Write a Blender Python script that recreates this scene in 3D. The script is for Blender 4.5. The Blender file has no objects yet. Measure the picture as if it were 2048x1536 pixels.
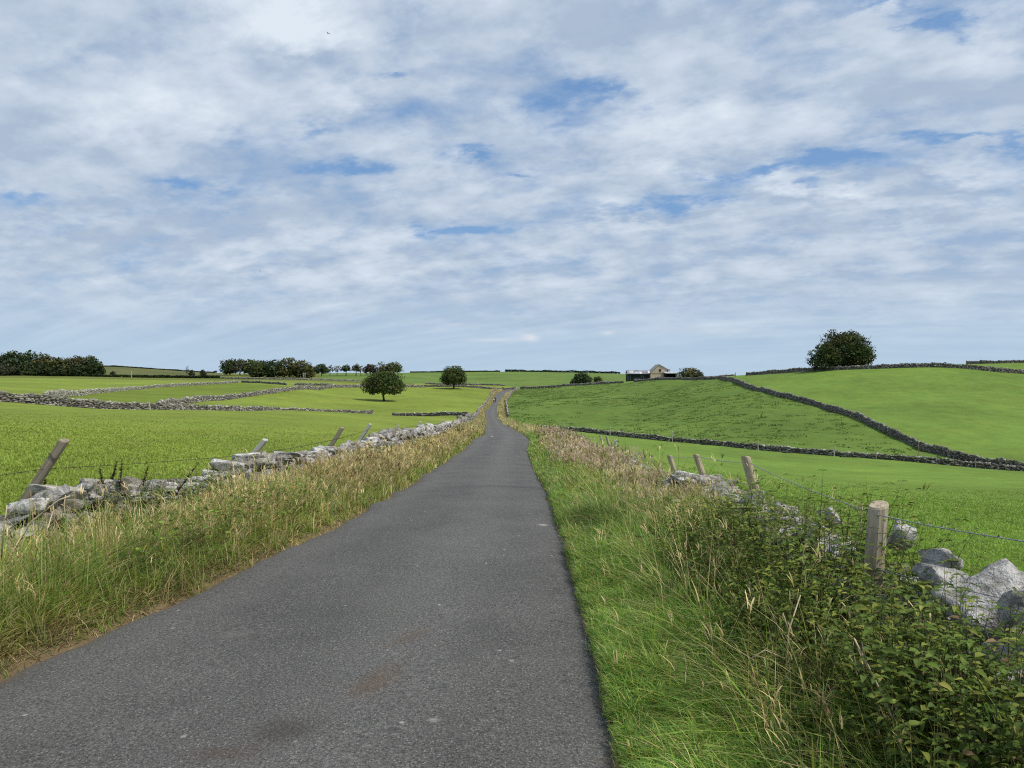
import bpy, bmesh, math, random
import numpy as np
from mathutils import Vector
R = np.random.RandomState(11)
random.seed(5)
C = bpy.context.scene.collection
F, CX, HY, HC = 1540.0, 1024.0, 757.0, 1.6        # focal length (px of the 2048 photo), centre column, eye-level row, eye height

def P(px, py, d):                                  # photo pixel + distance -> world point
    return np.array([(px - CX) / F * d, d, HC - (py - HY) / F * d])

# ------------------------------------------------------------------ object helpers
def tag(o, label=None, cat=None, group=None, kind=None):
    for k, v in (('label', label), ('category', cat), ('group', group), ('kind', kind)):
        if v: o[k] = v
    return o

def empty(name, loc=(0, 0, 0), **kw):
    o = bpy.data.objects.new(name, None); C.objects.link(o); o.location = loc
    o.empty_display_size = .2
    return tag(o, **kw)

def mesh_obj(name, V, quads=None, tris=None, mat=None, parent=None, tint=None, smooth=False, polys=None, **kw):
    V = np.asarray(V, np.float32).reshape(-1, 3)
    me = bpy.data.meshes.new(name)
    loops, starts, n = [], [], 0
    for arr in (quads, tris):
        if arr is not None and len(arr):
            arr = np.asarray(arr, np.int32); k = arr.shape[1]
            loops.append(arr.ravel()); starts.append(n + np.arange(len(arr)) * k); n += arr.size
    for pl in polys or ():
        loops.append(np.asarray(pl, np.int32)); starts.append(np.array([n])); n += len(pl)
    loops = np.concatenate(loops); starts = np.concatenate(starts).astype(np.int32)
    me.vertices.add(len(V)); me.vertices.foreach_set('co', V.ravel())
    me.loops.add(len(loops)); me.loops.foreach_set('vertex_index', loops.astype(np.int32))
    me.polygons.add(len(starts)); me.polygons.foreach_set('loop_start', starts)
    if smooth: me.polygons.foreach_set('use_smooth', np.ones(len(starts), bool))
    me.update(calc_edges=True)
    if tint is not None:
        t = np.asarray(tint, np.float32)
        if t.shape[1] == 3: t = np.concatenate([t, np.ones((len(t), 1), np.float32)], 1)
        a = me.color_attributes.new('tint', 'FLOAT_COLOR', 'POINT'); a.data.foreach_set('color', t.ravel())
    if mat: me.materials.append(mat)
    o = bpy.data.objects.new(name, me); C.objects.link(o)
    if parent: o.parent = parent; o.matrix_parent_inverse.identity()
    return tag(o, **kw)

class MB:                                          # small mesh collector
    def __init__(s): s.v = []; s.f = []; s.n = 0
    def add(s, v, f):
        s.v.extend([tuple(map(float, p)) for p in v]); s.f.extend([[i + s.n for i in q] for q in f]); s.n += len(v)
    def box(s, a, b):
        x0, y0, z0 = a; x1, y1, z1 = b
        s.add([(x0, y0, z0), (x1, y0, z0), (x1, y1, z0), (x0, y1, z0), (x0, y0, z1), (x1, y0, z1), (x1, y1, z1), (x0, y1, z1)],
              [(0, 3, 2, 1), (4, 5, 6, 7), (0, 1, 5, 4), (1, 2, 6, 5), (2, 3, 7, 6), (3, 0, 4, 7)])
    def prism(s, pts, a, b):                       # outline in xz, pushed along y from a to b
        n = len(pts)
        s.add([(x, a, z) for x, z in pts] + [(x, b, z) for x, z in pts],
              [tuple(range(n)), tuple(range(2 * n - 1, n - 1, -1))] + [(i, i + n, (i + 1) % n + n, (i + 1) % n) for i in range(n)])
    def tube(s, pts, rad, sides=6, cap=True):
        pts = [np.asarray(p, float) for p in pts]; m = len(pts)
        rad = [rad] * m if np.isscalar(rad) else rad
        vs = []
        for i in range(m):
            t = pts[min(i + 1, m - 1)] - pts[max(i - 1, 0)]; t = t / (np.linalg.norm(t) + 1e-9)
            a = np.cross(t, (0, 0, 1) if abs(t[2]) < .9 else (1, 0, 0)); a /= np.linalg.norm(a); b = np.cross(t, a)
            for k in range(sides):
                w = 2 * math.pi * k / sides
                vs.append(pts[i] + (a * math.cos(w) + b * math.sin(w)) * rad[i])
        fs = [(i * sides + k, i * sides + (k + 1) % sides, (i + 1) * sides + (k + 1) % sides, (i + 1) * sides + k)
              for i in range(m - 1) for k in range(sides)]
        if cap: fs += [tuple(range(sides - 1, -1, -1)), tuple(range((m - 1) * sides, m * sides))]
        s.add(vs, fs)
    def build(s, name, mat, parent=None, smooth=False, **kw):
        me = bpy.data.meshes.new(name); me.from_pydata(s.v, [], s.f); me.update()
        if smooth: me.polygons.foreach_set('use_smooth', np.ones(len(me.polygons), bool))
        me.materials.append(mat)
        o = bpy.data.objects.new(name, me); C.objects.link(o)
        if parent: o.parent = parent
        return tag(o, **kw)

# ------------------------------------------------------------------ node helpers
def new_mat(name):
    m = bpy.data.materials.new(name); m.use_nodes = True
    nt = m.node_tree; nt.nodes.clear()
    return m, nt
def node(nt, t, **kw):
    n = nt.nodes.new(t)
    for k, v in kw.items():
        if k.startswith('i_'):
            key = k[2:]; n.inputs[int(key) if key.isdigit() else key.replace('_', ' ')].default_value = v
        else: setattr(n, k, v)
    return n
def noise(nt, vec, scale, detail=4, rough=.55, dist=0):
    n = node(nt, 'ShaderNodeTexNoise', i_Scale=scale, i_Detail=detail, i_Roughness=rough, i_Distortion=dist)
    nt.links.new(vec, n.inputs['Vector']); return n.outputs['Fac']
def maprange(nt, v, a, b, c=0, d=1, smooth=False):
    n = node(nt, 'ShaderNodeMapRange'); n.clamp = True
    if smooth: n.interpolation_type = 'SMOOTHSTEP'
    nt.links.new(v, n.inputs[0])
    for i, x in enumerate((a, b, c, d)): n.inputs[i + 1].default_value = x
    return n.outputs[0]
def math_(nt, op, a, b=None, c=None):
    n = node(nt, 'ShaderNodeMath', operation=op)
    for i, x in enumerate((a, b, c)):
        if x is None: continue
        if isinstance(x, (int, float)): n.inputs[i].default_value = x
        else: nt.links.new(x, n.inputs[i])
    return n.outputs[0]
def mix(nt, fac, a, b, mode='MIX'):
    n = node(nt, 'ShaderNodeMix', data_type='RGBA', blend_type=mode)
    for s, x in ((n.inputs[0], fac), (n.inputs[6], a), (n.inputs[7], b)):
        if isinstance(x, (int, float)): s.default_value = x
        elif isinstance(x, tuple): s.default_value = x if len(x) == 4 else (*x, 1)
        else: nt.links.new(x, s)
    return n.outputs[2]
def coords(nt, kind='Object', scale=None):
    t = node(nt, 'ShaderNodeTexCoord')
    if scale is None: return t.outputs[kind]
    m = node(nt, 'ShaderNodeMapping'); m.inputs['Scale'].default_value = scale
    nt.links.new(t.outputs[kind], m.inputs['Vector']); return m.outputs[0]
def world_pos(nt): return node(nt, 'ShaderNodeNewGeometry').outputs['Position']
def attr(nt, name): return node(nt, 'ShaderNodeAttribute', attribute_name=name).outputs['Color']
def finish(nt, col, rough=.85, bump=None, bstr=.3, bdist=.02, spec=.3, metal=0, transl=0):
    b = node(nt, 'ShaderNodeBsdfPrincipled', i_Metallic=metal)
    b.inputs['Specular IOR Level'].default_value = spec
    if isinstance(col, tuple): b.inputs['Base Color'].default_value = (*col, 1)
    else: nt.links.new(col, b.inputs['Base Color'])
    if isinstance(rough, (int, float)): b.inputs['Roughness'].default_value = rough
    else: nt.links.new(rough, b.inputs['Roughness'])
    if bump is not None:
        bp = node(nt, 'ShaderNodeBump', i_Strength=bstr, i_Distance=bdist)
        nt.links.new(bump, bp.inputs['Height']); nt.links.new(bp.outputs[0], b.inputs['Normal'])
    out = node(nt, 'ShaderNodeOutputMaterial'); sh = b.outputs[0]
    if transl:
        t = node(nt, 'ShaderNodeBsdfTranslucent')
        if isinstance(col, tuple): t.inputs[0].default_value = (*col, 1)
        else: nt.links.new(col, t.inputs[0])
        m = node(nt, 'ShaderNodeMixShader', i_0=transl)
        nt.links.new(sh, m.inputs[1]); nt.links.new(t.outputs[0], m.inputs[2]); sh = m.outputs[0]
    nt.links.new(sh, out.inputs[0])

def simple(name, col, rough=.8, scale=8, var=.25, metal=0, kind='Object', sc=None, spec=.3, bstr=.2):
    m, nt = new_mat(name)
    n = noise(nt, coords(nt, kind, sc), scale, 6, .6)
    c = mix(nt, maprange(nt, n, .3, .7), tuple(x * (1 - var) for x in col), tuple(x * (1 + var) for x in col))
    finish(nt, c, rough, n, bstr, .01, spec, metal); return m

# ------------------------------------------------------------------ numpy noise
def vnoise(x, y, seed=0):
    xi, yi = np.floor(x).astype(np.int64), np.floor(y).astype(np.int64)
    fx, fy = x - xi, y - yi; fx = fx * fx * (3 - 2 * fx); fy = fy * fy * (3 - 2 * fy)
    def h(a, b):
        n = (a * 374761393 + b * 668265263 + seed * 974711) & 0x7fffffff
        n = ((n ^ (n >> 13)) * 1274126177) & 0x7fffffff
        return ((n ^ (n >> 16)) & 0xffff) / 65535.0
    return (h(xi, yi) * (1 - fx) + h(xi + 1, yi) * fx) * (1 - fy) + (h(xi, yi + 1) * (1 - fx) + h(xi + 1, yi + 1) * fx) * fy
def fbm(x, y, seed=0, o=3):
    return sum(vnoise(x * 2 ** k, y * 2 ** k, seed + k) * .5 ** k for k in range(o)) / sum(.5 ** k for k in range(o))

# ------------------------------------------------------------------ the lie of the land
ROAD = [  # left edge px, right edge px, row, distance
 (-420, 1225, 1536, 3.16), (0, 1188, 1335, 4.3), (338, 1158, 1195, 5.6), (540, 1136, 1105, 7.1), (700, 1116, 1028, 9.5), (780, 1103, 985, 12.3),
 (855, 1075, 940, 19.2), (922, 1057, 900, 31), (940, 1058, 880, 42), (966, 1058, 870, 50), (968, 1030, 859, 70), (971, 1012, 850, 98), (972, 1000, 840, 140),
 (969, 994, 825, 190), (979, 995, 815, 230), (985, 999, 805, 265), (988, 1004, 795, 298), (993, 1013, 787, 325), (1003, 1022, 781.5, 348)]
ry = np.array([-30, -6, 1.5] + [r[3] for r in ROAD] + [372, 400])
rl = np.array([-3.6, -3.3, -3.15] + [(r[0] - CX) / F * r[3] for r in ROAD] + [1.0, 8.0])
rr = np.array([.2, .35, .40] + [(r[1] - CX) / F * r[3] for r in ROAD] + [5.2, 13.0])
rr[2:8] += np.array([.09, .09, .08, .06, .04, .02])
rr[3 + 7:3 + 10] = [(1058 - CX) / F * 31, 1.05, .85]
XL = lambda y: np.interp(y, ry, rl)
XR = lambda y: np.interp(y, ry, rr)
wly = np.array([-30, 2, 6.5, 7.5, 12.3, 19.2, 31, 45, 70, 140, 190, 265, 325, 352])
wlx = np.array([-5.2, -4.95, -4.05, -3.95, -3.65, -3.8, -3.75, -4.1, -4.25, -6.6, -8.3, -8.5, -8.4, -6.6])
wry = np.array([-30, 2, 3.2, 7.5, 9.8, 19.2, 31, 45, 70, 140, 190, 265, 325, 352])
wrx = np.array([1.7, 1.9, 2.02, 2.32, 2.42, 2.75, 2.9, 3.15, 2.4, -.2, -1.2, -2.2, -.2, 2.5])
WL = lambda y: np.interp(y, wly, wlx)
WR = lambda y: np.interp(y, wry, wrx)

WALLS = {  # base row polylines
 'w1': [(-120, 797, 74), (0, 804, 80), (110, 812, 85), (220, 820, 92), (330, 823.5, 102), (420, 825, 116), (550, 826, 140), (650, 828, 155), (745, 831, 168)],
 'w1b': [(784, 832, 170), (860, 832, 170), (935, 832, 166)],
 'w2': [(90, 799, 96), (130, 793, 130), (178, 788.5, 170), (254, 781, 232), (317, 775, 265), (381, 771, 295), (477, 766, 330)],
 'w3': [(318, 821, 106), (350, 811, 135), (406, 802, 168), (481, 796, 197), (521, 789, 215), (572, 782, 240), (623, 778, 265), (664, 775.5, 285), (723, 775, 312), (800, 774, 335), (850, 775, 345)],
 'w4': [(483, 765, 330), (530, 767, 318), (573, 770, 300)],
 'w5': [(588, 771, 300), (664, 772, 305)],
 'w6': [(440, 757, 395), (520, 758.5, 380), (610, 760, 375), (720, 763, 385)],
 'w7b': [(846, 773, 350), (950, 775.5, 350), (1034, 776.5, 354)],
 'w7c': [(850, 768.5, 385), (950, 770.5, 385), (1010, 771.5, 385)],
 'w7': [(1040, 777.5, 354), (1140, 772, 346), (1248, 766, 336)],
 'w8': [(1268, 764, 325), (1310, 760.5, 310), (1355, 758.5, 297), (1400, 758.5, 280), (1440, 758, 262)],
 'w9': [(1440, 758, 262), (1465, 763, 240), (1500, 777, 212), (1550, 790, 194), (1600, 803, 181), (1650, 818, 168), (1700, 832, 155), (1750, 854, 141), (1800, 879, 130), (1850, 901, 121), (1900, 916, 115), (1950, 927, 111), (2000, 935, 108), (2090, 944, 104)],
 'w10': [(1045, 858, 158), (1090, 860, 152), (1160, 863, 146), (1250, 874, 138), (1350, 884, 130), (1500, 898, 121), (1650, 911, 113), (1800, 922, 107), (1900, 931, 103.5), (2048, 942, 100), (2160, 952, 98)],
 'w11': [(1492, 751, 262), (1550, 747, 250), (1600, 743.5, 240), (1650, 741.5, 232), (1740, 738.5, 226), (1800, 736.5, 222), (1900, 735, 216), (1950, 739, 214), (2000, 745, 212), (2048, 747.5, 212), (2150, 752, 212)],
 'w12': [(1932, 728, 262), (2000, 726.5, 258), (2070, 725, 256), (2160, 724, 256)],
 'w13': [(1410, 756, 300), (1440, 754, 300), (1470, 752.5, 300)],
 'hedge': [(-60, 750, 425), (100, 752, 420), (215, 754, 415), (330, 756, 410), (440, 757, 400)],
}
ctrl = []
for w in WALLS.values(): ctrl += [P(*p) for p in w]
for a, b, py, d in ROAD:
    for px in (a, b): ctrl.append(P(px, py, d))
ctrl += [P(*p) for p in [
 (1040, 778, 372), (1060, 776, 400),
 # left fields
 (0, 770, 215), (0, 757, 330), (150, 765, 280), (250, 757, 390), (-200, 790, 110), (-200, 765, 260), (-200, 752, 420), (-200, 744, 560),
 (230, 795, 160), (420, 780, 260), (300, 806, 130), (500, 805, 185), (600, 800, 215), (700, 800, 230), (768, 802, 237), (850, 800, 245), (650, 785, 268),
 (800, 788, 280), (907, 777.5, 335), (900, 793, 280), (850, 815, 210), (650, 815, 190), (940, 815, 225), (550, 815, 165),
 # left skyline
 (205, 733, 560), (300, 738, 560), (430, 746, 590), (100, 740, 560), (0, 736, 570), (230, 750, 450), (350, 752, 450), (458, 751, 440), (550, 754, 425), (630, 754, 440),
 (700, 751, 470), (790, 750, 500), (850, 745.5, 690), (1000, 744, 720), (1100, 745, 720), (1240, 747.5, 640), (600, 747, 600), (900, 760, 480), (1100, 762, 450),
 (1000, 752, 900), (600, 754, 900), (200, 752, 900), (1300, 755, 900), (1000, 756, 1700), (300, 756, 1700), (1700, 757, 1700), (-300, 756, 1200), (2300, 757, 1200),
 (1200, 760, 430), (1280, 761, 350), (1330, 760, 350), (1380, 757, 345), (1300, 754, 420), (1380, 756, 420),
 # right fields
 (1100, 800, 240), (1300, 800, 220), (1300, 830, 182), (1500, 830, 160), (1600, 860, 140), (1100, 828, 186), (1450, 785, 215), (1180, 785, 290), (1350, 775, 275), (1650, 885, 128), (1400, 860, 150),
 (1800, 800, 172), (2048, 850, 142), (2048, 800, 172), (1950, 770, 192), (1700, 770, 196), (1600, 765, 212), (1900, 850, 140), (2150, 850, 140), (2150, 790, 180), (1980, 733, 235), (2060, 733, 235),
 (1500, 756, 330), (1700, 752, 340), (1900, 745, 330), (2100, 738, 330), (1600, 757, 520), (2000, 752, 520)]]
ctrl += [np.array(p, float) for p in [
 (-6, 8, 0), (-7, 14, -.05), (-9, 20, -.18), (-5.2, 6, 0), (-12, 12, .15), (-5.5, 25, -.75), (-6, 38, -1.3), (-20, 30, -.15), (-30, 40, -.25), (-14, 32, -.5), (-10, 45, -1.3), (-22, 60, -.95), (-12, 80, -2.6), (-40, 60, -.5), (-12, 115, -4.2), (-30, 100, -2.6), (-60, 50, .3), (-30, 20, .4),
 (4, 4.5, -.1), (5, 7, -.35), (4, 9, -.25), (8, 8, -.7), (12, 12, -1.15), (4.5, 16, -.9), (10, 20, -1.75), (5, 28, -1.7), (18, 28, -2.9), (8, 45, -3.1), (20, 50, -4.9), (36, 50, -5.6), (10, 80, -5.4), (30, 85, -8.2), (55, 80, -8.8), (6, 110, -6.9), (20, 115, -8.0), (60, 60, -6.6), (28, 20, -2.4),
 (-3.5, 2.5, 0), (0, 2.5, 0), (2.2, 2.5, .02), (-3, 1, 0), (0, 1, 0), (2, 1, 0), (-4, 4, 0), (2, 4, .03), (2.4, 7, .03), (-3.7, 7, 0), (-3.6, 12, -.2), (2.6, 12, -.22), (-3.7, 19, -.62), (2.8, 19, -.66), (-3.8, 31, -1.2), (3, 31, -1.3), (3.1, 45, -1.8), (-4.1, 45, -1.75), (2.4, 70, -3.1), (-4.3, 70, -3.0), (-6.7, 140, -5.9)]]
for y in (190, 265, 325): 
    ctrl.append(np.array([WL(y), y, P(985, np.interp(y, [190, 265, 325], [825, 805, 787]), y)[2] + .15]))
    ctrl.append(np.array([WR(y), y, P(985, np.interp(y, [190, 265, 325], [825, 805, 787]), y)[2] + .15]))
ctrl = np.array(ctrl)
TMAX = .80
def uv_of(x, y):
    th = np.arctan2(x, y); r = np.hypot(x, y)
    return th, np.log(np.clip(r, .8, 2600))
def _tps_basis(A, B):
    d2 = ((A[:, None, :] - B[None, :, :]) ** 2).sum(2)
    return np.where(d2 > 1e-12, d2 * np.log(np.maximum(d2, 1e-12)), 0) * .5
cu = np.stack(uv_of(ctrl[:, 0], ctrl[:, 1]), 1); cu[:, 0] = np.clip(cu[:, 0], -TMAX, TMAX) / .25; cu[:, 1] /= .42
_, ui = np.unique(np.round(cu, 3), axis=0, return_index=True); cu = cu[ui]; cz = ctrl[ui, 2]
n = len(cu)
K = _tps_basis(cu, cu) + np.eye(n) * 2e-3
Pm = np.concatenate([np.ones((n, 1)), cu], 1)
A = np.zeros((n + 3, n + 3)); A[:n, :n] = K; A[:n, n:] = Pm; A[n:, :n] = Pm.T
wts = np.linalg.solve(A, np.concatenate([cz, np.zeros(3)]))
def tps(th, lr):
    q = np.stack([th / .25, lr / .42], 1); out = np.empty(len(q))
    for i in range(0, len(q), 20000):
        b = q[i:i + 20000]; out[i:i + 20000] = _tps_basis(b, cu) @ wts[:n] + wts[n] + b @ wts[n + 1:]
    return out
def natural(x, y):
    x = np.atleast_1d(np.asarray(x, float)); y = np.atleast_1d(np.asarray(y, float))
    th, lr = uv_of(x, y)
    z = tps(np.clip(th, -TMAX, TMAX), lr)
    back = np.abs(th) > TMAX
    if back.any():
        tb, lb = th[back], lr[back]
        zl, zr = tps(np.full(len(tb), -TMAX), lb), tps(np.full(len(tb), TMAX), lb)
        a = np.clip((np.abs(tb) - TMAX) / (math.pi - TMAX), 0, 1); a = a * a * (3 - 2 * a)
        own = np.where(tb < 0, zl, zr); z[back] = own * (1 - a) + (zl + zr) * .5 * a
    r = np.hypot(x, y)
    return z * np.clip((r - .6) / 2.0, 0, 1)
ys_tab = np.concatenate([np.arange(-30, 20, .25), np.arange(20, 400, 1.0)])
zr_tab = natural((XL(ys_tab) + XR(ys_tab)) / 2, ys_tab)
zr_tab[ys_tab < 3] = 0
for _ in range(4): zr_tab[1:-1] = (zr_tab[:-2] + 2 * zr_tab[1:-1] + zr_tab[2:]) / 4
ROADZ = lambda y: np.interp(y, ys_tab, zr_tab)
HUM = np.array([P(*p)[:2] for p in WALLS['w7']] + [P(*p)[:2] for p in WALLS['w8']] + [P(*p)[:2] for p in WALLS['w9'][1:]] + [P(*p)[:2] for p in WALLS['w10'][::-1]]
               + [np.array([WR(y), y]) for y in (165, 190, 230, 265, 300, 325, 350)])
def in_poly(x, y, poly):
    c = np.zeros(len(x), bool); j = len(poly) - 1
    for i in range(len(poly)):
        xi, yi = poly[i]; xj, yj = poly[j]
        k = ((yi > y) != (yj > y)) & (x < (xj - xi) * (y - yi) / (yj - yi + 1e-12) + xi)
        c ^= k; j = i
    return c
def ground(x, y):
    x = np.atleast_1d(np.asarray(x, float)); y = np.atleast_1d(np.asarray(y, float))
    z = natural(x, y)
    r = np.hypot(x, y)
    z = z + (fbm(x / 14, y / 14, 3) - .5) * .25 * np.clip((r - 40) / 80, 0, 1)
    hum = in_poly(x, y, HUM)
    z = z + np.where(hum, (fbm(x / 3.2, y / 3.2, 8, 2) - .5) * .5, 0)
    on = (y > -29) & (y < 395)
    l, q, rz = XL(y), XR(y), ROADZ(y)
    out = np.maximum(l - x, x - q)                  # >0 outside the road
    lip = rz + .005 + .045 * fbm(x * 1.5, y * 1.5, 5)
    w = np.clip(out / 1.5, 0, 1); w = w * w * (3 - 2 * w)
    zz = np.where(out > -.1, lip * (1 - w) + z * w, rz - .07 - .03 * np.clip(-out, 0, 1))
    edge = np.clip((out + .16) / .16, 0, 1)
    zz = np.where((out > -.16) & (out < 0), (rz - .08) * (1 - edge) + lip * edge, zz)
    return np.where(on, zz, z)

# ------------------------------------------------------------------ materials
def grass_ground():
    m, nt = new_mat('pasture')
    p = world_pos(nt); t = attr(nt, 'tint')
    n1 = noise(nt, p, .035, 4, .6); n2 = noise(nt, p, .35, 5, .65); n3 = noise(nt, p, 3.5, 5, .7); n4 = noise(nt, p, 22, 3, .7)
    s = math_(nt, 'ADD', math_(nt, 'MULTIPLY', n1, .55), math_(nt, 'ADD', math_(nt, 'MULTIPLY', n2, .45), math_(nt, 'ADD', math_(nt, 'MULTIPLY', n3, .4), math_(nt, 'MULTIPLY', n4, .35))))
    v = maprange(nt, s, .62, 1.12, .55, 1.40)
    c = mix(nt, 1.0, t, v, 'MULTIPLY')
    yel = maprange(nt, noise(nt, p, .12, 4, .6), .48, .72)
    c = mix(nt, math_(nt, 'MULTIPLY', yel, .35), c, mix(nt, 1.0, c, (1.35, 1.05, .9), 'MULTIPLY'))
    finish(nt, c, .95, math_(nt, 'ADD', math_(nt, 'MULTIPLY', n3, .6), math_(nt, 'MULTIPLY', n4, .3)), .8, .12, .1)
    return m
def asphalt():
    m, nt = new_mat('worn_asphalt')
    p = world_pos(nt)
    base = noise(nt, p, .9, 5, .6); fine = noise(nt, p, 70, 4, .75)
    vor = node(nt, 'ShaderNodeTexVoronoi', i_Scale=150.0); nt.links.new(p, vor.inputs['Vector'])
    c = mix(nt, maprange(nt, base, .3, .7), (.086, .085, .081), (.126, .124, .119))
    sep = node(nt, 'ShaderNodeSeparateXYZ'); nt.links.new(attr(nt, 'tint'), sep.inputs[0])
    # tint.x = across the road 0..1 ; tint.y = dry edge dirt
    tr = math_(nt, 'MULTIPLY', math_(nt, 'SINE', math_(nt, 'MULTIPLY', sep.outputs[0], 12.566)), .5)
    tr = math_(nt, 'MULTIPLY_ADD', noise(nt, p, .5, 3), .8, tr)
    c = mix(nt, maprange(nt, tr, .2, .9, 0, .45), c, (.150, .149, .143))
    c = mix(nt, maprange(nt, fine, .38, .70), mix(nt, 1.0, c, (.45, .45, .45), 'MULTIPLY'), mix(nt, 1.0, c, (1.65, 1.65, 1.62), 'MULTIPLY'))
    chip = maprange(nt, node_out(nt, vor, 'Color'), .93, .97)
    c = mix(nt, math_(nt, 'MULTIPLY', chip, .6), c, (.32, .31, .29))
    v2 = node(nt, 'ShaderNodeTexVoronoi', i_Scale=14.0); nt.links.new(p, v2.inputs['Vector'])
    spot = math_(nt, 'MULTIPLY', maprange(nt, node_out(nt, v2, 'Color'), .975, .98), maprange(nt, v2.outputs['Distance'], .22, .12))
    c = mix(nt, math_(nt, 'MULTIPLY', spot, .6), c, (.42, .42, .40))
    def patch(x, y, rx, ry, rot, col, st):
        nonlocal c
        d = node(nt, 'ShaderNodeMapping', vector_type='TEXTURE'); d.inputs['Location'].default_value = (x, y, 0); d.inputs['Rotation'].default_value = (0, 0, rot); d.inputs['Scale'].default_value = (rx, ry, 1e3)
        nt.links.new(p, d.inputs['Vector'])
        ln = node(nt, 'ShaderNodeVectorMath', operation='LENGTH'); nt.links.new(d.outputs[0], ln.inputs[0])
        f = maprange(nt, math_(nt, 'MULTIPLY_ADD', noise(nt, p, 7, 6, .75), 1.6, ln.outputs['Value']), 1.9, .9, 0, st, True)
        c = mix(nt, f, c, col)
    patch(-.70, 3.98, .12, .30, -.35, (.115, .075, .045), .5)     # rusty mud stains
    patch(-.62, 4.65, .09, .26, -.5, (.112, .078, .052), .4)
    patch(-1.02, 3.40, .26, .17, .5, (.050, .040, .033), .55)
    patch(-1.20, 3.20, .2, .1, 0, (.075, .045, .03), .5)
    patch(-.36, 3.54, .05, .035, 0, (.30, .30, .26), .8)
    patch(-1.7, 4.7, .16, .1, 0, (.16, .16, .14), .5)
    patch(.2, 13.2, 1.6, .25, .05, (.055, .057, .06), .55)         # darker patch repair
    patch(.35, 8.6, .07, .09, 0, (.4, .4, .38), .8)
    patch(-1.2, 46.0, .12, .5, 0, (.6, .6, .58), .9)
    d = maprange(nt, math_(nt, 'MULTIPLY_ADD', noise(nt, p, 5, 5, .7), .9, sep.outputs[1]), .95, 1.45)
    c = mix(nt, d, c, (.15, .12, .085))
    finish(nt, c, .78, math_(nt, 'ADD', fine, math_(nt, 'MULTIPLY', vor.outputs['Distance'], .7)), .7, .014, .2)
    return m
def node_out(nt, n, name):
    s = node(nt, 'ShaderNodeSeparateColor'); nt.links.new(n.outputs[name], s.inputs[0]); return s.outputs[0]
def stone_mat():
    m, nt = new_mat('limestone')
    p = world_pos(nt); t = attr(nt, 'tint')
    n1 = noise(nt, p, 9, 6, .66, .5); n2 = noise(nt, p, 17, 4, .6); n3 = noise(nt, p, 3.4, 5, .7)
    c = mix(nt, 1.0, t, maprange(nt, n1, .34, .66, .45, 1.45), 'MULTIPLY')
    c = mix(nt, maprange(nt, n2, .56, .72, 0, .5), c, (.56, .56, .52))          # pale lichen
    c = mix(nt, maprange(nt, n3, .57, .68, 0, .65), c, (.085, .08, .07))        # dark weathering
    c = mix(nt, maprange(nt, noise(nt, p, 5, 3), .62, .72, 0, .45), c, (.14, .15, .05))   # moss
    finish(nt, c, .92, math_(nt, 'ADD', n1, math_(nt, 'MULTIPLY', n2, .5)), 1.0, .09, .2)
    return m
def tint_mat(name, transl=.25, rough=.6, spec=.25, lo=.75, hi=1.25, scale=3):
    m, nt = new_mat(name)
    t = attr(nt, 'tint'); n1 = noise(nt, world_pos(nt), scale, 3)
    finish(nt, mix(nt, 1.0, t, maprange(nt, n1, .3, .7, lo, hi), 'MULTIPLY'), rough, None, spec=spec, transl=transl)
    return m
M_PASTURE, M_ROAD, M_STONE = grass_ground(), asphalt(), stone_mat()
M_BLADE = tint_mat('grass_blades', .38, .5, .35)
M_LEAF = tint_mat('leaves', .3, .6, .2)
M_TREE = tint_mat('tree_leaves', .12, .7, .12, .7, 1.3, .6)
M_BARK = simple('bark', (.055, .045, .036), .95, 6, .4)
M_TWIG = simple('grey_twigs', (.17, .145, .12), .95, 6, .3)
def wood_mat(name, a, b):
    m, nt = new_mat(name)
    co = coords(nt, 'Object', (14, 14, 1.1)); n1 = noise(nt, co, 3, 7, .7, .6); n2 = noise(nt, coords(nt), 5, 4)
    crk = noise(nt, coords(nt, 'Object', (26, 26, .7)), 1.6, 2, .5)
    c = mix(nt, maprange(nt, n1, .3, .7), a, b)
    c = mix(nt, maprange(nt, n2, .5, .7, 0, .5), c, (.20, .185, .165))
    c = mix(nt, maprange(nt, crk, .36, .31, 0, .85), c, (.03, .024, .018))
    finish(nt, c, .85, math_(nt, 'ADD', n1, math_(nt, 'MULTIPLY', crk, 1.2)), .5, .01, .2); return m
M_POST = wood_mat('new_post_wood', (.25, .20, .14), (.56, .48, .36))
M_OLDPOST = wood_mat('old_post_wood', (.17, .145, .105), (.36, .31, .23))
M_GREYPOST = wood_mat('silver_post_wood', (.33, .32, .29), (.52, .50, .46))
M_WIRE = simple('galvanised_wire', (.30, .31, .31), .55, 60, .3, .4)
M_RUST = simple('dark_wire', (.05, .045, .04), .7, 60, .3, .3)
M_STRAW = simple('dry_stalk', (.46, .38, .25), .8, 9, .3)

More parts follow.
